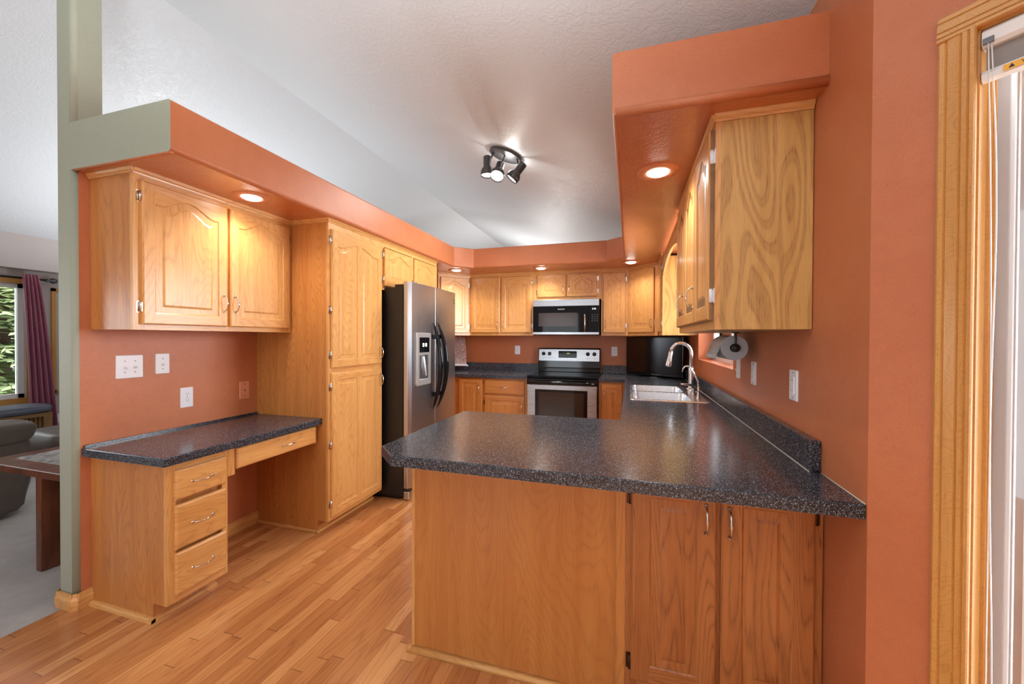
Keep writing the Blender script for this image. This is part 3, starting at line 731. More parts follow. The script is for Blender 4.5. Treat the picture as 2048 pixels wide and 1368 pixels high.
# left diagonal corner wall cabinet (behind the refrigerator)
c = thing('corner_cabinet', 'diagonal oak corner wall cabinet partly hidden behind the refrigerator', 'cabinet', (XL, 5.09, ZU))
P = [(XL+.002, 5.088), (XL+.002, 4.45), (-2.30, 4.45), (-2.005, 4.765), (-2.005, 5.088)]
b = MB(); b.prism(P, ZU, ZT, OAK); b.build('body', c)
M = frame((-2.30, 4.45, ZU), (.295, .315, 0), (0, 0, 1)); face_frame(c, M, .4316, ZT-ZU, [(.04, .39, .04, .71)])
door(c, M @ Matrix.Translation((.025, .03, .018)), .382, .70, rise=.05, hinges=(1, (.08, .62)))
crown(c, M @ Matrix.Translation((-.01, ZT-ZU, .018)), .44)

# ================================================================ BACK RUN
YF = 4.768
c = thing('wall_cabinet', 'two-door oak wall cabinet left of the microwave', 'cabinet', (-1.6, 5.09, ZU))
b = MB(); b.box((-2.003, YF, ZU), (-1.149, 5.088, ZT), OAK); b.build('body', c)
face_frame(c, FB(-2.003, YF, ZU), .854, ZT-ZU, [(.05, .40, .05, .70), (.45, .80, .05, .70)])
door(c, FB(-1.970, YF-.018, 1.420), .388, .70, rise=.055, handle_at=(.358, .10), hinges=(-1, (.08, .62)), hl=.085)
door(c, FB(-1.560, YF-.018, 1.420), .388, .70, rise=.055, handle_at=(.030, .10), hinges=(1, (.08, .62)), hl=.085)
crown(c, FB(-2.003, YF-.018, ZT), .854)
c = thing('wall_cabinet', 'short two-door oak cabinet above the microwave', 'cabinet', (-.74, 5.09, 1.83))
b = MB(); b.box((-1.147, YF, 1.818), (-.331, 5.088, ZT), OAK); b.build('body', c)
face_frame(c, FB(-1.147, YF, 1.818), .816, ZT-1.818, [(.06, .38, .04, .30), (.43, .76, .04, .30)])
door(c, FB(-1.098, YF-.018, 1.852), .350, .270, rise=.05, handle_at=(.322, .085), hinges=(-1, (.06, .21)), trail=.034, brail=.04, hl=.085)
door(c, FB(-.732, YF-.018, 1.852), .352, .270, rise=.05, handle_at=(.028, .085), hinges=(1, (.06, .21)), trail=.034, brail=.04, hl=.085)
crown(c, FB(-1.147, YF-.018, ZT), .816)
c = thing('wall_cabinet', 'narrow single-door oak wall cabinet right of the microwave', 'cabinet', (-.18, 5.09, ZU))
b = MB(); b.box((-.329, YF, ZU), (-.022, 5.088, ZT), OAK); b.build('body', c)
face_frame(c, FB(-.329, YF, ZU), .307, ZT-ZU, [(.04, .26, .05, .70)])
door(c, FB(-.307, YF-.018, 1.420), .25, .70, rise=.05, handle_at=(.028, .10), hinges=(1, (.08, .62)), hl=.085)
crown(c, FB(-.329, YF-.018, ZT), .307)
# right diagonal corner
c = thing('corner_cabinet', 'diagonal oak corner wall cabinet above the television', 'cabinet', (XR, 5.09, ZU))
b = MB(); b.prism([(-.020, 5.088), (-.020, 4.768), (.292, 4.50), (.599, 4.50), (.599, 5.088)], ZU, ZT, OAK); b.build('body', c)
M = frame((-.020, 4.768, ZU), (.312, -.268, 0), (0, 0, 1)); face_frame(c, M, .411, ZT-ZU, [(.04, .37, .04, .71)])
door(c, M @ Matrix.Translation((.020, .035, .018)), .348, .70, rise=.055, handle_at=(.318, .10), hl=.085, hinges=(-1, (.08, .62)))
crown(c, M @ Matrix.Translation((-.005, ZT-ZU, .018)), .42)
# narrow cabinet between corner and window
c = thing('wall_cabinet', 'slim oak wall cabinet between corner cabinet and sink window', 'cabinet', (XR, 4.25, ZU))
b = MB(); b.box((.310, 4.03, ZU), (.599, 4.498, ZT), OAKP, seed=6); b.build('body', c)
face_frame(c, FR(.310, 4.498, ZU), .468, ZT-ZU, [(.04, .42, .05, .70)])
door(c, FR(.292, 4.475, 1.420), .40, .70, rise=.05, handle_at=(.03, .10), hinges=(1, (.08, .62)), hl=.085)
crown(c, FR(.292, 4.498, ZT), .468)
# valance
vb = MB(); M = FR(.310, 4.028, 1.955)
P = []; w = 1.34
for i in range(31):
    x = w*i/30; t = abs(x/w*2-1); P.append((x, 0 if t > .93 else .085*(.5+.5*math.cos(PI*min(1, max(0, (t-.0)/.93))))**.35))
P += [(w, .185), (0, .185)]
vb.prism(P, 0, .018, OAK, M, (1, 0, 0), 2.0)
o = vb.build('window_valance'); tag(o, 'arched oak valance board spanning above the sink window', 'valance')
b = MB(); b.box((.01, .15, .018), (w-.01, .162, .023), OAK, M, (1, 0, 0)); vl = b.build('bead', o)

# near right wall cabinet
c = thing('wall_cabinet', 'oak wall cabinet with plain plywood side on the right wall', 'cabinet', (XR, 2.1, ZU))
b = MB(); b.box((.312, 1.600, ZU), (.599, 2.668, ZT), OAKP, seed=11); b.build('body', c, bevel=.001)
face_frame(c, FR(.312, 2.668, ZU), 1.068, ZT-ZU, [(.04, .34, .05, .70), (.38, .68, .05, .70), (.72, 1.02, .05, .70)])
door(c, FR(.294, 2.648, 1.420), .345, .70, rise=.055, handle_at=(.318, .12), hinges=(-1, (.08, .62)), edge=OAKE)
door(c, FR(.294, 2.296, 1.420), .345, .70, rise=.055, handle_at=(.317, .12), hinges=None, edge=OAKE)
door(c, FR(.294, 1.944, 1.420), .330, .70, rise=.055, handle_at=(.300, .12) if False else None, hinges=(1, (.09, .60)), edge=OAKE, im=WHITE)
crown(c, FR(.294, 2.668, ZT), 1.074); crown(c, frame((.288, 1.600, ZT), (1, 0, 0), (0, 0, 1)), .31)

# microwave
m = thing('microwave', 'over-the-range microwave with black glass front and steel bands', 'microwave', (-.74, 5.0, 1.4))
b = MB(); b.box((-1.133, 4.69, 1.392), (-.345, 5.085, 1.812), BLKM); b.build('body', m, bevel=.002)
b = MB(); b.box((-1.131, 4.662, 1.735), (-.348, 4.69, 1.812), STEELX); b.build('top_band', m, bevel=.002)
b = MB(); b.box((-1.131, 4.662, 1.398), (-.348, 4.69, 1.425), STEELX); b.build('bottom_band', m, bevel=.002)
d = MB(); d.box((-1.131, 4.664, 1.425), (-.470, 4.69, 1.735), GLASSB); d = d.build('door', m, bevel=.002)
b = MB(); b.box((-1.063, 4.6632, 1.495), (-.60, 4.664, 1.655), MWG); b.build('window', d)
b = MB(); b.tube([(-.508, 4.655, 1.43), (-.508, 4.640, 1.445), (-.508, 4.640, 1.625), (-.508, 4.655, 1.64)], .007, CHROME, n=8); b.build('handle', d)
text_mesh('FRIGIDAIRE', .016, WHITE, FB(-.79, 4.6635, 1.697), 'brand_text', d)
p_ = MB(); p_.box((-.468, 4.663, 1.425), (-.349, 4.69, 1.735), GLASSB); p_ = p_.build('control_panel', m, bevel=.002)
text_mesh('2:46', .026, WDIG, FB(-.405, 4.6625, 1.697), 'clock_digits', p_)
b = MB()
for r_ in range(4):
    for k in range(3): b.box((-.432+k*.028, 4.6622, 1.625-r_*.024), (-.418+k*.028, 4.663, 1.631-r_*.024), WGREY)
b.build('keypad_marks', p_)

# range
g_ = thing('range', 'freestanding electric range with black glass top and steel oven door', 'range', (-.74, 4.7, 0))
b = MB(); b.box((-1.139, 4.435, .02), (-.341, 5.06, .895), BLKM); b.build('body', g_, bevel=.002)
b = MB(); b.box((-1.140, 4.405, .895), (-.340, 5.01, .925), GLASSB); b.build('cooktop', g_, bevel=.009, seg=3)
b = MB(); RG = plain('burner_ring', srgb(60, 60, 62), .2)
for x, y, r_ in ((-.96, 4.56, .10), (-.54, 4.56, .08), (-.95, 4.84, .075), (-.54, 4.84, .095)):
    pr = []
    for a in (r_, r_-.004): pr.append([(x+a*math.cos(2*PI*i/32), y+a*math.sin(2*PI*i/32), .9256) for i in range(32)])
    b.loops(pr, RG, fill=False)
b.build('burner_rings', g_)
b = MB(); b.box((-1.139, 4.40, .825), (-.341, 4.44, .893), BLK); b.build('vent_trim', g_, bevel=.006)
d = MB(); d.box((-1.133, 4.400, .235), (-.347, 4.435, .825), STEELX); d = d.build('oven_door', g_, bevel=.004)
b = MB(); b.box((-1.040, 4.3985, .36), (-.448, 4.4005, .772), BLK); b.build('window_border', d, bevel=.0005)
b = MB(); b.box((-.998, 4.397, .40), (-.488, 4.399, .742), OVENG); b.build('window', d)
b = MB(); b.tube([(-1.12, 4.40, .845), (-1.10, 4.365, .850), (-.95, 4.350, .855), (-.74, 4.346, .857), (-.53, 4.350, .855), (-.38, 4.365, .850), (-.36, 4.40, .845)], .017, BLK, n=12, flat=.8); b.build('handle', d)
b = MB(); b.box((-1.133, 4.402, .05), (-.347, 4.435, .225), STEELX); b.build('storage_drawer', g_, bevel=.004)
gd = MB(); gd.prism([(5.0, .925), (5.075, .925), (5.075, 1.222), (5.035, 1.228), (5.018, 1.215), (5.000, .985)], -1.143, -.355, BLK, ax='x'); gd = gd.build('backguard', g_, bevel=.005)
M = frame((-1.133, 5.0075, 1.063), (1, 0, 0), (0, -.0115*-1, .15))
M = frame((-1.133, 5.0040, 1.063), (1, 0, 0), (0, .012, .15))
b = MB(); b.loops([rr(0, .768, 0, .150, .012, .0), rr(0, .768, 0, .150, .012, .004), rr(.002, .766, .002, .148, .011, .005)], STEELX, M); cp = b.build('control_panel', gd)
b = MB(); b.loops([rr(.256, .488, .042, .128, .01, .005), rr(.256, .488, .042, .128, .01, .008)], GLASSB, M); dp = b.build('display', gd)
text_mesh('2:46', .022, GRN, M @ Matrix.Translation((.38, .098, .0085)), 'clock_digits', dp)
b = MB()
for k in range(8):
    x = .275+k*.026
    if 3 <= k <= 4: continue
    for y in (.062, .098): b.box((x, y, .008), (x+.012, y+.006, .0085), WGREY, M)
b.build('button_marks', dp)
for x in (.062, .140, .625, .705):
    k_ = MB(); T = M @ Matrix.Translation((x, .092, .005)); k_.lathe([(.024, 0), (.024, .006), (.019, .012), (.017, .026), (.015, .028)], BLK, T, 20); k_.box((-.003, -.017, .026), (.003, .017, .031), GUND, T); k_.build('knob', gd)
b = MB()
for x in (.050, .128, .613, .693): b.box((x, .035, .005), (x+.026, .039, .0054), WGREY, M)
b.build('dial_marks', cp)

# back base cabinets
def hexr(a): return a
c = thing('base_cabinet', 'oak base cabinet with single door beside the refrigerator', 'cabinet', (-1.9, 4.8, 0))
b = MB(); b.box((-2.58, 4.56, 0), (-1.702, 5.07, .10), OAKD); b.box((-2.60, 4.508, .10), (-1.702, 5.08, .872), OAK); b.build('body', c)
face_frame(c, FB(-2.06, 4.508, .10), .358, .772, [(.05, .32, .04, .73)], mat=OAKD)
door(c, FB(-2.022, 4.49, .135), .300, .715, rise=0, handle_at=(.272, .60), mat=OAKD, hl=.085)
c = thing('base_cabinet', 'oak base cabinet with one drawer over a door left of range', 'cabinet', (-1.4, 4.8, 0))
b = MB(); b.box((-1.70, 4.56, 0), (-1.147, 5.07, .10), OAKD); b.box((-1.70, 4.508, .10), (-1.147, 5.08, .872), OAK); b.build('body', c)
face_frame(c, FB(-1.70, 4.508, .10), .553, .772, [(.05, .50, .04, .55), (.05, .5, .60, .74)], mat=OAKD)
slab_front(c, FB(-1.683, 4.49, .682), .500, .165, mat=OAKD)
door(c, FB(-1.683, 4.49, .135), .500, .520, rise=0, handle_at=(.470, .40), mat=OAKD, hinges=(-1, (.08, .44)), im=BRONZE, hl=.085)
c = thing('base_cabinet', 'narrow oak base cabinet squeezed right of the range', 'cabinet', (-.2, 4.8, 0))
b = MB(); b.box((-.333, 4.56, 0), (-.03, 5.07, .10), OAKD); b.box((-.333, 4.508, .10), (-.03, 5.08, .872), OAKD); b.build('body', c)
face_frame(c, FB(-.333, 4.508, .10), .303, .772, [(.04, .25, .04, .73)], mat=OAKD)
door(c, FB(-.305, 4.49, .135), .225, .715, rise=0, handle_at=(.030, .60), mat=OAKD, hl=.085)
c = thing('back_countertop', 'speckled black laminate countertop left of the range', 'countertop', (-1.8, 4.8, .87))
slab('worktop', [(XL+.002, 4.452), (-1.145, 4.452), (-1.145, 5.088), (XL+.002, 5.088)], [], .874, .914, LAM, parent=c)
b = MB(); b.box((XL+.002, 5.068, .914), (-1.147, 5.089, 1.018), LAM); b.box((XL+.002, 4.46, .914), (XL+.022, 5.068, 1.018), LAM); b.build('backsplash', c, bevel=.002)

# ================================================================ MAIN COUNTER, PENINSULA
ct = thing('peninsula_countertop', 'large speckled black laminate countertop with clipped corner and sink cutout', 'countertop', (0, 2, .874))
sx0, sx1, sy0, sy1 = .0, .530, 2.945, 3.88
top = [(-.852, 1.274), (.5995, 1.266), (.5995, 5.088), (-.335, 5.088), (-.335, 4.452), (-.075, 4.452), (-.050, 4.427), (-.050, 2.200), (-.955, 2.186), (-.963, 1.378)]
slab('worktop', top, [[(sx0+.012, sy0+.012), (sx1-.10, sy0+.012), (sx1-.10, sy1-.012), (sx0+.012, sy1-.012)]], .874, .914, LAM, parent=ct, r=.005)
b = MB(); b.box((.567, 1.523, .9145), (.600, 5.086, 1.018), LAM); b.build('backsplash', ct, bevel=.004)
b = MB(); b.box((-.335, 5.066, .9145), (.566, 5.0885, 1.018), LAM); b.build('backsplash', ct, bevel=.003)
CAULK = plain('caulk', srgb(206, 200, 190), .5)
b = MB(); b.tube([(.5665, 1.523, .915), (.5665, 5.06, .915)], .0016, CAULK, n=6); b.tube([(.5985, 1.268, .9145), (.5985, 1.52, .9145)], .0018, CAULK, n=6); b.build('caulk_line', ct)

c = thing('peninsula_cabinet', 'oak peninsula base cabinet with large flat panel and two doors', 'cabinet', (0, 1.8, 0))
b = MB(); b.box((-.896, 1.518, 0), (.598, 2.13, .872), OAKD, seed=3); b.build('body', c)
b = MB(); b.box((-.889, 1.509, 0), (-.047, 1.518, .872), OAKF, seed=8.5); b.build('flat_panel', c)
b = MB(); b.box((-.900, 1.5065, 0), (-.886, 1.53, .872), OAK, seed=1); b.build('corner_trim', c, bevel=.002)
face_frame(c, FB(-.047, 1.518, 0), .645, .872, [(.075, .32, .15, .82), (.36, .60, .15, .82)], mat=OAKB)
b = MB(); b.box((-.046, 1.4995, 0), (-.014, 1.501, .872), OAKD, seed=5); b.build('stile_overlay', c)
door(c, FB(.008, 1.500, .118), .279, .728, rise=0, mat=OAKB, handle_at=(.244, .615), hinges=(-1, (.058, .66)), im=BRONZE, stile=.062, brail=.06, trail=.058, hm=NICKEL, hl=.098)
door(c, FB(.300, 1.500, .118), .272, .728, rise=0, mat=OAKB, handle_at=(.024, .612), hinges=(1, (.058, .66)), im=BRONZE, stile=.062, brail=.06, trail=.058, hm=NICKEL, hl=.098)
b = MB(); b.prism([(1.509, 0), (1.486, 0), (1.488, .010), (1.495, .018), (1.509, .021)], -.914, .598, OAK, ax='x', g=(1, 0, 0), smooth=True)
b.prism([(-.896, 0), (-.914, 0), (-.912, .010), (-.906, .018), (-.896, .021)], 1.488, 2.13, OAK, ax='y', g=(0, 1, 0), smooth=True); b.build('base_shoe', c)
# sink-side base run (faces the kitchen aisle)
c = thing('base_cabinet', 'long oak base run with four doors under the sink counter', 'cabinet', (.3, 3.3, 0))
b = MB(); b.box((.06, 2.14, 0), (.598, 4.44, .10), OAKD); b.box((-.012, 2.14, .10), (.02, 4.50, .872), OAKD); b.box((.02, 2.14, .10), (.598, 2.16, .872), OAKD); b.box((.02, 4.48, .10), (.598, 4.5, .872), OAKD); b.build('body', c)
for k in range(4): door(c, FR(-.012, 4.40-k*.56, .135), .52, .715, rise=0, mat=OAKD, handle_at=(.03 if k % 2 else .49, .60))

# sink
s = thing('sink', 'double-bowl stainless steel sink set in the black countertop', 'sink', (.27, 3.4, .915))
b = MB(); z = .9195
hx0, hx1 = sx0+.022, sx1-.115
bow = [(sy0+.028, 3.395), (3.435, sy1-.028)]
b.loops([rr(sx0, sx1, sy0, sy1, .03, .9146), rr(sx0+.004, sx1-.004, sy0+.004, sy1-.004, .028, z)], SINKM, fill=False)
L_ = rr(sx0+.004, sx1-.004, sy0+.004, sy1-.004, .028, z)
# rim plate as filled face with two holes
bm = b.bm; mi = b.mi(SINKM)
def addloop(P): vs = [bm.verts.new(p) for p in P]; return vs, [bm.edges.new((vs[i], vs[(i+1) % len(vs)])) for i in range(len(vs))]
_, es = addloop(L_)
for (a, q) in bow:
    H = rr(hx0, hx1, a, q, .045, z); _, e2_ = addloop(H); es += e2_
bmesh.ops.triangle_fill(bm, use_beauty=True, use_dissolve=False, edges=es)
b.build('rim', s)
for (a, q) in bow:
    b = MB(); L = [rr(hx0, hx1, a, q, .045, z), rr(hx0+.003, hx1-.003, a+.003, q-.003, .043, z-.012), rr(hx0+.012, hx1-.012, a+.012, q-.012, .05, z-.15), rr(hx0+.035, hx1-.035, a+.035, q-.035, .05, z-.175)]
    b.loops(L, SINKM, smooth=True); bo = b.build('bowl', s)
    b = MB(); b.lathe([(.001, z-.173), (.03, z-.173), (.042, z-.171), (.044, z-.1745)], CHROME, Matrix.Translation(((hx0+hx1)/2, (a+q)/2, 0)), 20); b.build('drain', bo)
# faucet
fa = thing('faucet', 'tall gooseneck pull-down kitchen faucet in brushed nickel', 'faucet', (.478, 3.52, z))
fx_, fy_ = .478, 3.52
b = MB(); b.lathe([(.030, 0), (.030, .008), (.024, .014), (.021, .05), (.021, .16), (.018, .20)], NICKEL, Matrix.Translation((fx_, fy_, z)), 24); b.build('base', fa)
pts = [(fx_, fy_, z+.19), (fx_, fy_, z+.31)]
for i in range(1, 13):
    a = PI*i/12*.93; pts.append((fx_-.078+.078*math.cos(a), fy_, z+.31+.085*math.sin(a)))
b = MB(); b.tube(pts, [.0145]*len(pts), NICKEL, n=16); b.build('neck', fa)
e = Vector(pts[-1]); dd = (Vector(pts[-1])-Vector(pts[-2])).normalized(); dd = Vector((-.16, 0, -1)).normalized()
b = MB(); b.tube([e, e+dd*.03, e+dd*.075, e+dd*.12, e+dd*.128], [.0165, .0165, .021, .026, .024], NICKEL, n=18); b.build('spray_head', fa)
b = MB(); b.tube([(fx_, fy_-.015, z+.055), (fx_-.03, fy_-.05, z+.06), (fx_-.085, fy_-.085, z+.068)], [.012, .010, .007], NICKEL, n=12, flat=.7); b.build('lever', fa)
ff = thing('filter_tap', 'slim curved filtered-water tap in front of the tall faucet', 'tap', (.475, 3.12, z))
x_, y_ = .476, 3.13
b = MB(); b.lathe([(.017, 0), (.017, .006), (.010, .018), (.008, .05), (.0065, .09)], NICKEL, Matrix.Translation((x_, y_, z)), 18); b.build('base', ff)
pts = [(x_, y_, z+.085), (x_-.002, y_, z+.12), (x_-.015, y_, z+.15), (x_-.040, y_, z+.195), (x_-.058, y_, z+.222), (x_-.074, y_, z+.233), (x_-.092, y_, z+.228), (x_-.104, y_, z+.212), (x_-.108, y_, z+.190)]
b = MB(); b.tube(pts, [.006]*6+[.006, .0055, .005], NICKEL, n=12); b.build('spout', ff)
b = MB(); b.box((x_-.022, y_-.012, z+.045), (x_+.004, y_-.004, z+.055), NICKEL); b.build('lever', ff, bevel=.003)
sd_ = thing('soap_dispenser', 'short soap pump beside the faucet base', 'dispenser', (.46, 3.3, z))
b = MB(); b.lathe([(.018, 0), (.018, .008), (.010, .014), (.009, .04), (.014, .043), (.014, .052)], NICKEL, Matrix.Translation((.465, 3.30, z)), 16); b.build('base', sd_)
b = MB(); b.tube([(.465, 3.30, z+.048), (.44, 3.30, z+.052), (.42, 3.30, z+.046)], .0055, NICKEL, n=10); b.build('nozzle', sd_)

# television
tv = thing('television', 'flat black television standing diagonally in the counter corner', 'television', (.25, 4.75, .915))
a_, c_ = Vector((-.045, 4.905, 0)), Vector((.535, 4.515, 0)); M = frame((a_.x, a_.y, .936), c_-a_, (0, 0, 1)); tw = (c_-a_).length
b = MB(); b.box((0, 0, -.05), (tw, .435, 0), BLK, M); b.build('housing', tv, bevel=.006)
b = MB(); b.box((.018, .035, .0), (tw-.018, .42, .001), SCREEN, M); b.build('screen', tv)
b = MB(); b.box((tw*.5-.15, -.021, -.10), (tw*.5+.15, -.012, .05), BLK, M); b.box((tw*.5-.03, -.012, -.05), (tw*.5+.03, .02, -.02), BLK, M); b.build('stand', tv, bevel=.002)
b = MB(); b.box((tw*.5-.014, .013, .0), (tw*.5+.014, .020, .0012), WGREY, M); b.build('badge', tv)

# paper towel holder
ph = thing('paper_towel_holder', 'dark metal paper towel holder screwed under the right cabinet', 'holder', (.5, 2.2, ZU))
tx, tz, ty0, ty1 = .501, 1.306, 2.215, 2.50
b = MB(); b.lathe([(.018, 0), (.018, .004), (.006, .008)], GUN, Matrix.Translation((tx, ty0-.018, ZU)) @ Matrix.Rotation(PI, 4, 'X'), 16); b.tube([(tx, ty0-.018, ZU-.002), (tx, ty0-.018, tz)], .005, GUN, n=10)
b.tube([(tx, ty0-.018, tz), (tx, ty1+.03, tz)], .007, GUN, n=10); b.tube([(tx, ty1+.03, tz), (tx, ty1+.03, ZU)], .005, GUN, n=10); b.build('arm', ph)
b = MB(); pr_ = [(.0, -.021)]+[(.021*math.sin(a), -.021*math.cos(a)) for a in [PI*i/10 for i in range(1, 10)]]+[(0, .021)]; b.lathe(pr_, GUND, Matrix.Translation((tx, ty0-.022, tz)), 20, cap=False); b.build('end_knob', ph)
t_ = MB(); M = Matrix.Translation((tx, ty0, tz)) @ Matrix.Rotation(-PI/2, 4, 'X')
t_.lathe([(.0215, 0), (.060, 0), (.062, .003), (.062, ty1-ty0-.003), (.060, ty1-ty0), (.0215, ty1-ty0), (.0215, 0)], PAPER, M, 40, smooth=False, cap=False)
t_.lathe([(.0212, .001), (.0212, ty1-ty0-.001)], plain('cardboard_core', srgb(120, 104, 90), .9), M, 24, cap=False)
tow = t_.build('paper_towel_roll'); tag(tow, 'white paper towel roll hanging sideways under the right cabinet', 'paper towels')
t_ = MB(); pts = []
for i in range(9):
    q = i/8; pts.append((tx-.0625-.018*q**.5+.004*math.sin(q*6), tz+.01-.07*q))
for i in range(8):
    t_.face([(pts[i][0], ty0+.004, pts[i][1]), (pts[i+1][0], ty0+.01+.01*i/8, pts[i+1][1]), (pts[i+1][0], ty1-.004, pts[i+1][1]), (pts[i][0], ty1-.002, pts[i][1])], PAPER, smooth=True)
o = t_.build('loose_sheet', tow); md = o.modifiers.new('s', 'SOLIDIFY'); md.thickness = .001

# swirl board
sb = thing('recipe_board', 'swirl-patterned board with scalloped top propped by the refrigerator', 'board', (-2.25, 4.95, .914))
P = [(0, 0)]; w = .30
P += [(w, 0), (w-.012, .12), (w-.03, .25), (w-.045, .33)]
for k in range(4):
    for i in range(6):
        a = PI*i/5; P.append((w-.045-.055*k-.0275+.0275*math.cos(a), .345+.035*math.sin(a)+(.015 if k in (1, 2) else 0)))
P += [(0.03, .33)]
M = frame((-2.42, 4.90, .9865), (1, .12, 0), (0, .18, 1)); b = MB(); b.prism(P, -.012, 0, SWIRL, M); b.build('panel', sb)
b = MB(); b.box((-.02, -.014, -.07), (w+.008, .012, .02), WHITE, M); b.build('base', sb, bevel=.003)

# ================================================================ PLATES
def plate(kind, M, label, mat=WHITE, name='outlet', cat='outlet', group=None, w=.072, h=.117):
    t = thing(name, label, cat, tuple(M.translation), group)
    b = MB(); b.loops([rr(-w/2, w/2, -h/2, h/2, .004, 0), rr(-w/2, w/2, -h/2, h/2, .004, .003), rr(-w/2+.003, w/2-.003, -h/2+.003, h/2-.003, .003, .006)], mat, M); b.build('cover_plate', t)
    if kind == 'duplex':
        for y in (-.020, .020):
            b = MB(); b.loops([rr(-.0165, .0165, y-.0145, y+.0145, .012, .006), rr(-.016, .016, y-.014, y+.014, .012, .0085)], mat, M)
            for x in (-.006, .006): b.box((x-.0012, y-.001, .0085), (x+.0012, y+.008, .0088), WGREY, M)
            b.lathe([(.0022, .0085), (.0022, .0088)], WGREY, M @ Matrix.Translation((0, y-.007, 0)), 10); b.build('socket', t)
    if kind == 'decora':
        b = MB(); b.loops([rr(-.017, .017, -.034, .034, .003, .006), rr(-.0165, .0165, -.0335, .0335, .003, .009)], mat, M)
        for y in (-.020, .020):
            for x in (-.006, .006): b.box((x-.0012, y-.003, .009), (x+.0012, y+.005, .0093), WGREY, M)
        b.build('socket', t)
    if kind.startswith('toggle'):
        n = int(kind[-1]); xs = [0] if n == 1 else [-.023, .023]
        for x in xs:
            b = MB(); b.box((x-.005, -.012, .006), (x+.005, .012, .0075), mat, M); b.build('toggle_surround', t)
            T = M @ Matrix.Translation((x, -.002, .0075)) @ Matrix.Rotation(.45, 4, 'X'); b = MB(); b.box((-.0035, -.004, 0), (.0035, .004, .014), mat, T); b.build('toggle', t, bevel=.001)
    if kind == 'blank':
        b = MB(); b.lathe([(.004, .006), (.004, .010), (.002, .011)], BRONZE, M, 10); b.build('jack', t)
    ys = {'duplex': (0,), 'decora': (-.048, .048)}.get(kind, (-.030, .030) if kind != 'blank' else (-.042, .042))
    for y in ys:
        for x in ([0] if kind != 'toggle2' else [-.023, .023]):
            b = MB(); b.lathe([(.003, .006), (.003, .0072)], WGREY if kind != 'blank' else BRONZE, M @ Matrix.Translation((x, y, 0)), 10); b.build('screw', t)
    return t
plate('toggle2', FL(XL, 1.461, 1.188), 'wide white double toggle switch plate on wall above desk', name='light_switch', cat='light switch', w=.122, h=.125)
plate('toggle1', FL(XL, 1.618, 1.195), 'white single toggle switch plate on left wall above desk', name='light_switch', cat='light switch', h=.117)
plate('duplex', FL(XL, 1.749, .980), 'white duplex outlet just above the desktop', h=.122)
plate('blank', FL(XL, 2.127, .977), 'terracotta-painted blank cover plate near the pantry side', mat=PEACH, name='cover_plate', cat='cover plate', h=.124)
plate('duplex', FB(-1.447, YB, 1.194), 'white outlet on back wall left of the range')
plate('duplex', FB(-.188, YB, 1.191), 'white outlet on back wall right of the range')
plate('toggle1', FR(XR, 2.555, 1.182), 'white switch plate on right wall nearest the sink window', name='light_switch', cat='light switch')
plate('decora', FR(XR, 2.262, 1.178), 'white outlet between two other plates on the right wall')
plate('decora', FR(XR, 1.752, 1.175), 'white outlet on right wall nearest the camera')

# ================================================================ LIGHTS
def can(x, y, label, pw=1.0):
    t = thing('recessed_light', label, 'light', (x, y, ZSB), 'recessed lights in the terracotta soffit')
    b = MB(); T = Matrix.Translation((x, y, ZSB)) @ Matrix.Rotation(PI, 4, 'X')
    b.lathe([(.098, 0), (.096, .004), (.060, .007), (.052, .003)], TRIMP, T, 40, cap=False); b.build('trim_ring', t)
    b = MB(); b.lathe([(.053, .003), (.050, .008), (.038, .014), (.02, .017), (.0001, .018)], LENS, T, 32, cap=False); b.build('lens', t)
    lamp('can_spot', 'SPOT', (x, y, ZSB-.024), SPOT_W*pw, size=.045, spot=150, blend=.9, parent=t)
can(-2.115, 1.773, 'recessed light glowing above the desk cabinet', .8)
can(.124, 2.059, 'recessed light glowing above the near right wall cabinet', 1.0)
can(-2.0, 4.35, 'recessed light above the refrigerator corner', .8)
can(-.996, 4.486, 'recessed light above the microwave cabinet', .8)
can(.002, 4.387, 'recessed light above the corner cabinet with television', .8)

lamp('bounce_fill', 'SPOT', (-.8, .1, 1.85), 170, (.90, .96, 1), .15, 165, .5, rot=(PI+.1, 0, 0))  # unseen upward spot near the camera, added to brighten the ceiling
lamp('living_fill', 'SPOT', (-4.9, 3.6, 1.5), 180, (.97, .98, 1), .15, 160, .5, rot=(PI, 0, 0))  # added upward fill, no such lamp visible; lifts the living room
lamp('vent_glow', 'POINT', (-1.13, 3.56, 2.97), 4, (1, .97, .92), .03)
lamp('far_room_glow', 'POINT', (-2.2, 8.2, 1.9), 130, (1, .98, .95), .15)  # unseen lamp added past the back wall for the glow on the rear ceiling
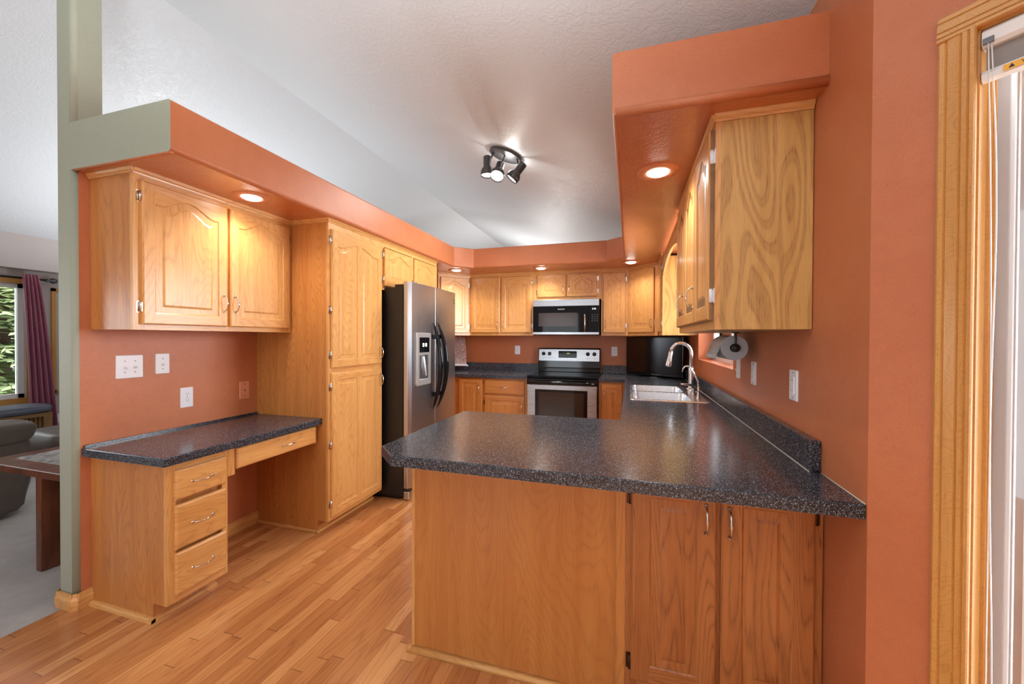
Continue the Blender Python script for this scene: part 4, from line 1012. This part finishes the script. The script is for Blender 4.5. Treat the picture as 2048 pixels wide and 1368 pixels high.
# three-head ceiling spotlight on the slope
cf = thing('ceiling_spotlight', 'round three-head track spotlight on the sloped ceiling', 'light', (-1.13, 3.55, 3.05))
nrm = Vector((.335, 0, 1)).normalized(); cz = 2.5+.335*(.601+1.13)
zc = 2.5+.335*(.601-(-1.13)); C0 = Vector((-1.13, 3.55, zc))
U = Vector((1, 0, -.335)).normalized(); M = frame(C0, U, (0, -1, 0)) 
b = MB(); b.lathe([(.155, 0), (.155, .020), (.150, .026), (.02, .028), (.001, .028)], GUN, M, 48, smooth=False, cap=False); b.build('canopy', cf, bevel=.002)
def head(px, pz, aim, anchor, mt=GUN):
    """px: pivot (world); aim: direction the bulb faces"""
    g0 = MB(); a = Vector(aim).normalized(); p = Vector(px)
    q = a.to_track_quat('Z', 'Y').to_matrix().to_4x4(); T = Matrix.Translation(p) @ q
    g0.lathe([(.001, -.055), (.034, -.055), (.037, -.050), (.037, .035), (.040, .045), (.060, .075), (.062, .085), (.062, .125), (.058, .125), (.056, .085), (.03, .05)], mt, T, 28, cap=False); h = g0.build('lamp_head', cf)
    g1 = MB(); g1.lathe([(.001, .120), (.035, .117), (.055, .112)], BULB, T, 28, cap=False); g1.build('bulb', h)
    g2 = MB(); g2.tube([Vector(anchor), (Vector(anchor)+p)/2+Vector((0, 0, -.02)), p], .008, GUND, n=10); g2.build('arm', h)
    l = lamp('head_spot', 'SPOT', p+a*.14, 26, (1, .97, .93), .05, 130, .6, parent=cf); l.rotation_euler = (-a).to_track_quat('Z', 'Y').to_euler()
head((-1.285, 3.47, 2.985), 0, (.02, -.02, -1), (-1.235, 3.50, 3.085))
head((-1.150, 3.42, 2.90), 0, (0, -.55, -.85), (-1.13, 3.52, 3.055))
head((-.985, 3.52, 2.915), 0, (-.62, -.1, -.78), (-1.02, 3.54, 3.02))

# ================================================================ BLIND on the patio door
bl = thing('roller_blind', 'raised grey roller blind inside the top of the patio door', 'blind', tuple((DM @ Vector((s0, 0, 2)))[:]))
b = MB(); b.prism([(.022, 1.987), (.002, 1.987), (-.004, 1.995), (-.004, 2.020), (.004, 2.028), (.022, 2.028)], s0+.008, s1-.008, WVIN, DM, ax='x'); b.build('head_rail', bl)
b = MB(); b.box((s0+.012, .012, 1.935), (s1-.012, .0135, 1.99), SHADE, DM); b.build('fabric', bl)
b = MB(); b.prism([(.020, 1.917), (.008, 1.912), (-.002, 1.917), (-.004, 1.928), (.004, 1.938), (.020, 1.938)], s0+.008, s1-.008, WVIN, DM, ax='x'); rail = b.build('bottom_rail', bl)
DV = DM @ frame((s0+.084, -.0046, 1.9255), (1, 0, 0), (0, 0, 1))
WARN = plain('warning_label', srgb(240, 178, 60), .5)
b = MB(); b.box((-.045, -.0065, 0), (.045, .0065, .0006), WARN, DV); wl = b.build('warning_label', rail)
b = MB(); b.face([(-.038, -.004, .001), (-.029, -.004, .001), (-.0335, .0045, .001)], BLKM, DV); b.build('warning_triangle', wl)
text_mesh('WARNING', .011, BLKM, DV @ Matrix.Translation((.006, 0, .0008)), 'warning_text', wl)
b = MB(); b.box((s0+.010, -.008, 1.992), (s0+.026, -.003, 2.004), plain('clip', srgb(110, 112, 116), .4), DM); b.build('clip', bl)
b = MB()
pts = [(s0+.018, -.006, 2.0)]
for i in range(1, 25): q = i/24; pts.append((s0+.018+.004*math.sin(q*5)+.014*q, -.006+.01*q, 2.0-1.75*q))
b.tube([DM @ Vector(p) for p in pts], .0012, WVIN, n=6)
b.tube([DM @ Vector((p[0]+.004+.004*math.sin(i*.4), p[1]+.002, p[2])) for i, p in enumerate(pts)], .0012, WVIN, n=6); b.build('cord', bl)

# ================================================================ LIVING ROOM
so = thing('sofa', 'dark taupe leather sofa seen from behind in the living room', 'sofa', (-4.9, 1.2, 0))
def pillow(name, a, c, mat, parent, p=.35, sub=2):
    b = MB(); N = 8; bm = b.bm
    a, c = Vector(a), Vector(c); ctr = (a+c)/2; h = (c-a)/2
    r = bmesh.ops.create_cube(bm, size=2); bmesh.ops.subdivide_edges(bm, edges=bm.edges[:], cuts=5, use_grid_fill=True)
    for v in bm.verts:
        q = v.co.copy(); l = q.length; s2 = Vector([math.copysign(abs(t)**1, t) for t in q])
        m = max(abs(q.x), abs(q.y), abs(q.z)); sph = q/l*m
        q = s2.lerp(sph*1.12, p)
        q += Vector((mnoise.noise(q*1.7+ctr*3), mnoise.noise(q*1.7+ctr*5), mnoise.noise(q*1.7+ctr*7)))*.06
        v.co = Vector((ctr.x+q.x*h.x, ctr.y+q.y*h.y, ctr.z+q.z*h.z))
    b.mi(mat)
    for f_ in bm.faces: f_.smooth = True
    return b.build(name, parent, subsurf=1)
pillow('back', (-4.62, .15, .02), (-4.39, 1.86, .60), LEATH, so, .12)
pillow('back_cushion', (-4.68, .8, .54), (-4.37, 1.90, .715), LEATH, so, .35)
pillow('back_cushion', (-4.68, .1, .54), (-4.37, .82, .715), LEATH, so, .35)
pillow('seat', (-5.4, .15, .05), (-4.6, 1.86, .42), LEATH, so, .12)
pillow('arm', (-5.4, 1.66, .05), (-4.55, 1.90, .56), LEATH, so, .2)
tb = thing('side_table', 'rustic dark wood table with mosaic inlay and slab leg', 'table', (-3.3, 1.6, 0))
b = MB(); b.box((-3.80, 1.372, .545), (-2.90, 2.35, .588), DWOOD); b.build('tabletop', tb, bevel=.004)
b = MB(); b.box((-3.68, 1.47, .588), (-3.0, 2.25, .5895), MOSA); b.build('inlay', tb)
b = MB(); b.box((-3.275, 1.385, 0), (-3.225, 1.90, .545), DWOOD); b.build('leg', tb, bevel=.003)
b = MB(); b.box((-3.66, 1.9, 0), (-3.61, 2.3, .545), DWOOD); b.build('leg', tb, bevel=.003)
pl = thing('armchair', 'dark leather armchair half hidden behind the sofa', 'chair', (-5.6, 2.7, 0))
pillow('seat', (-6.0, 2.35, .05), (-5.3, 3.1, .40), LEATH, pl, .3)
bn = thing('window_bench', 'low wooden window bench with slatted front and grey-blue pad', 'bench', (-6.8, 2, 0))
b = MB(); b.box((-6.90, .9, .43), (-6.47, 2.88, .47), OAKE, g=(0, 1, 0)); b.box((-6.51, .9, .06), (-6.48, 2.88, .10), OAKE, g=(0, 1, 0))
b.box((-6.51, 2.81, .0), (-6.47, 2.88, .43), OAKE); b.box((-6.90, 2.83, .0), (-6.85, 2.88, .43), OAKE); b.box((-6.89, .9, .1), (-6.52, 2.87, .42), OAKE)
b.build('frame', bn)
for k in range(36):
    b = MB(); y = 2.79-k*.034; b.box((-6.515, y-.011, .10), (-6.498, y+.011, .43), OAKE, seed=k); b.build('slat', bn)
pillow('pad', (-6.91, .88, .47), (-6.45, 2.91, .56), BENCHC, bn, .10)
# curtain + rod
cr = thing('curtain_rod', 'dark metal curtain rod with finial above the living room window', 'curtain rod', (-7.0, 2, 2.05))
b = MB(); b.tube([(-7.0, .8, 2.052), (-7.0, 3.06, 2.052)], .012, GUND, n=12); b.tube([(-7.1, 3.0, 2.052), (-7.0, 3.0, 2.052)], .008, GUND, n=8); b.build('rod', cr)
b = MB(); b.lathe([(.012, 0), (.022, .01), (.012, .03), (.03, .05), (.036, .075), (.024, .10), (.0, .105)], GUN, Matrix.Translation((-7.0, 3.06, 2.052)) @ Matrix.Rotation(-PI/2, 4, 'X'), 18); b.build('finial', cr)
b = MB(); bm = b.bm; NU, NV = 60, 24; grid = []
for j in range(NV+1):
    q = j/NV; z = 2.10-q*1.98; row = []
    ya = 2.845+.05*q**1.3; yb = 2.97+.17*q**.8
    for i in range(NU+1):
        p = i/NU; y = ya+(yb-ya)*p; x = -6.952+.03*math.sin(p*PI*2*4.5+.6*math.sin(q*3))*(1+.5*q)+.10*q*(1-q)
        row.append((x, y, z))
    grid.append(row)
V = [[bm.verts.new(p) for p in r_] for r_ in grid]
for j in range(NV):
    for i in range(NU): b.face([grid[j][i], grid[j][i+1], grid[j+1][i+1], grid[j+1][i]], CURT, smooth=True, vs=[V[j][i], V[j][i+1], V[j+1][i+1], V[j+1][i]])
cu = b.build('curtain'); cu.modifiers.new('s', 'SOLIDIFY').thickness = .003; tag(cu, 'burgundy satin curtain panel hanging beside the living room window', 'curtain')
plate('duplex', frame((FX, 3.185, .29), (0, 1, 0), (0, 0, 1)), 'small white outlet low on the living room far wall')

# outdoors beyond the living room window
b = MB(); b.box((-30, -12, -.7), (FX-.2, 14, -.6), LAWN); o = struct(b.build('floor_outside')); o.name = 'floor.002'
def spruce(x, y, h, r, label, seed):
    rs = random.Random(seed); t = thing('spruce_tree', label, 'tree', (x, y, -.6), 'spruces outside the living room window')
    b = MB(); b.tube([(x, y, -.6), (x, y, -.6+h)], [.16, .02], BARK, n=8); b.build('trunk', t)
    b = MB(); n = 60
    for k in range(n):
        q = k/n; z = -.35+q*(h-.3); rr_ = r*(1-q)**.8+.15
        for j in range(16):
            a = rs.random()*2*PI; L = rr_*(.75+.4*rs.random()); d = Vector((math.cos(a), math.sin(a), 0)); s_ = Vector((-d.y, d.x, 0))
            for m_ in range(9):
                t0 = .15+.85*m_/9; t1 = t0+.14; w_ = .27*(1.2-t0); dz = -.22*t0+rs.uniform(-.05, .05)
                p0 = Vector((x, y, z))+d*L*t0; p0.z += dz*L*.5; p1 = Vector((x, y, z))+d*L*t1; p1.z += dz*L*.5-.03
                sg = rs.choice((-1, 1)); e_ = s_*w_*sg*rs.uniform(.5, 1.2)+Vector((0, 0, rs.uniform(-.06, .03)))
                b.face([p0, p1, p1+e_+d*.05, p0+e_*.5], LEAF)
    fo = b.build('foliage', t); fo['kind'] = 'stuff'
spruce(-10.4, 4.0, 6.0, 1.35, 'pale green spruce nearest the living room window', 1)
spruce(-13.6, 5.9, 7.0, 1.5, 'spruce standing farther right outside the living room window', 2)
spruce(-10.8, .4, 6.5, 1.5, 'spruce at the left outside the living room window', 3)
spruce(-14.8, 2.2, 7.0, 1.6, 'spruce behind the others outside the living room', 4)
